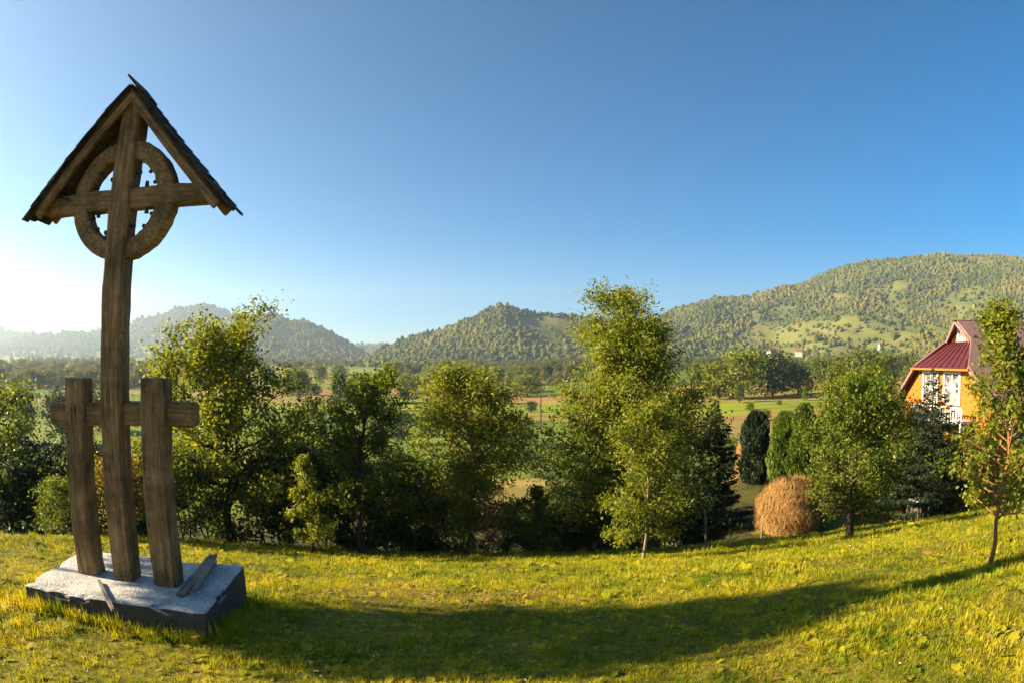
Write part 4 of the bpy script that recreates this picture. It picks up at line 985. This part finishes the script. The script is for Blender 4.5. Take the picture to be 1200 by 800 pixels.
pole(829, 19.0, 596, .045, 'bark_pale', 'pale leaning post at the lawn edge by the dark conifer', lean=(-.12, 0))
pole(893, 20.8, 612, .035, 'bark_pale', 'short pale post at the foot of the big haystack')
pole(1074, 20.8, 583, .05, 'bark_pale', 'grey wooden post beside the concrete block at the lawn edge')
pole(633, 130, 452, .13, 'bark', 'wooden utility pole standing in the valley fields', 'pole', name='utility_pole')
# concrete pieces by the yard
def block(px, py, Y, s, rz, label, mat='stone'):
    x, y, z = spot(px, Y, py); bm = bmesh.new(); bm_box(bm, (0, 0, s[2]/2-.25), s, 0, .04)
    o = link('stone_block', bm_mesh('stone_block', bm), M[mat], None, (x, y, z), (0, .03, rz)); tag(o, label, 'block')
block(1088, 580, 22.4, (2.1, .9, .95), .25, 'long low concrete block at the lawn edge below the spruce', 'concrete')
block(1106, 545, 25.0, (1.3, .6, 1.5), .1, 'pale concrete block in the yard before the house', 'concrete')
block(1192, 548, 20.5, (1.5, .5, 1.0), -.3, 'pale concrete block behind the thin reddish young tree', 'concrete')
# dirt track by the haystack
def track():
    pts = [on_ground(p[0], p[1]) for p in ((815, 618), (850, 612), (900, 604))]
    x0, y0 = spot(845, 25.0, 610)[:2]; V = []; Q = []; n = 20
    for i in range(n):
        t = i/(n-1); cx_, cy_ = x0-2.5+t*8, y0+.4*math.sin(t*3)+t*1.2; w = .9+.2*math.sin(t*9)
        for s in (-1, 0, 1): V.append((cx_, cy_+s*w, gz1(cx_, cy_+s*w)+.03))
    for i in range(n-1):
        for s in range(2): Q.append((i*3+s, i*3+s+1, (i+1)*3+s+1, (i+1)*3+s))
    o = link('path', np_mesh('path', V, Q), M['path']); tag(o, kind='structure')
track()
# far farmhouses
def farm(px, py, D, w, label, rz=.3, wall='wallwhite', roof='roofred'):
    d = ray(px, py); d = d/math.hypot(d[0], d[1]); x, y = d[0]*D, d[1]*D; z = max(CZ+d[2]*D-w*.5, gz1(x, y)); h = w*.42; l = w*.7
    e = empty('farmhouse', (x, y, z), rz); tag(e, label, 'house', 'farmhouses far across the valley')
    box('wall', (0, 0, h/2-2), (w, l, h+4), M[wall], e)
    for s in (-1, 1):
        pts = [(-w*.55, s*l*.62, h*.92), (w*.55, s*l*.62, h*.92), (w*.55, 0, h*1.9), (-w*.55, 0, h*1.9)]
        slab_poly('roof_slope', pts if s < 0 else pts[::-1], .25, M[roof], e)
    for s in (-1, 1): slab_poly('gable', [(s*w*.495, -l*.5, h), (s*w*.495, l*.5, h), (s*w*.495, 0, h*1.78)], .2, M[wall], e)
    for i in (-1, 0, 1): box('window', (i*w*.3, -l*.5-.03, h*.5), (w*.13, .1, h*.38), M['glass'], e)
farm(905, 411, 780, 11, 'white farmhouse with red roof far beyond the dark valley tree')
farm(936, 410, 830, 8.5, 'smaller white farmhouse beside the larger one across the valley', -.4)
farm(1032, 404, 1000, 8, 'lone white house on the lower meadows of the mountain', .2)
farm(634, 520, 95, 9, 'long low shed at the field edge behind the small trees', .1, 'stone', 'roofred') if False else None

# ------------------------------------------------------------------ haze
def haze():
    bm = bmesh.new(); bm_box(bm, (0, 0, 0), (8600, 8600, 1), 0)
    for v in bm.verts: v.co.z = VALLEY-12 if v.co.z < 0 else 420
    m = bpy.data.materials.new('haze_air'); m.use_nodes = True; nt = m.node_tree
    nt.nodes.remove(nt.nodes['Principled BSDF'])
    pv = nt.nodes.new('ShaderNodeVolumePrincipled'); pv.inputs['Color'].default_value = (.62, .81, 1, 1)
    pv.inputs['Density'].default_value = .0002; pv.inputs['Anisotropy'].default_value = .48
    nt.links.new(pv.outputs[0], nt.nodes['Material Output'].inputs['Volume'])
    o = link('haze', bm_mesh('haze', bm), m); tag(o, 'thin morning haze filling the valley', 'haze', None, 'stuff')
haze()
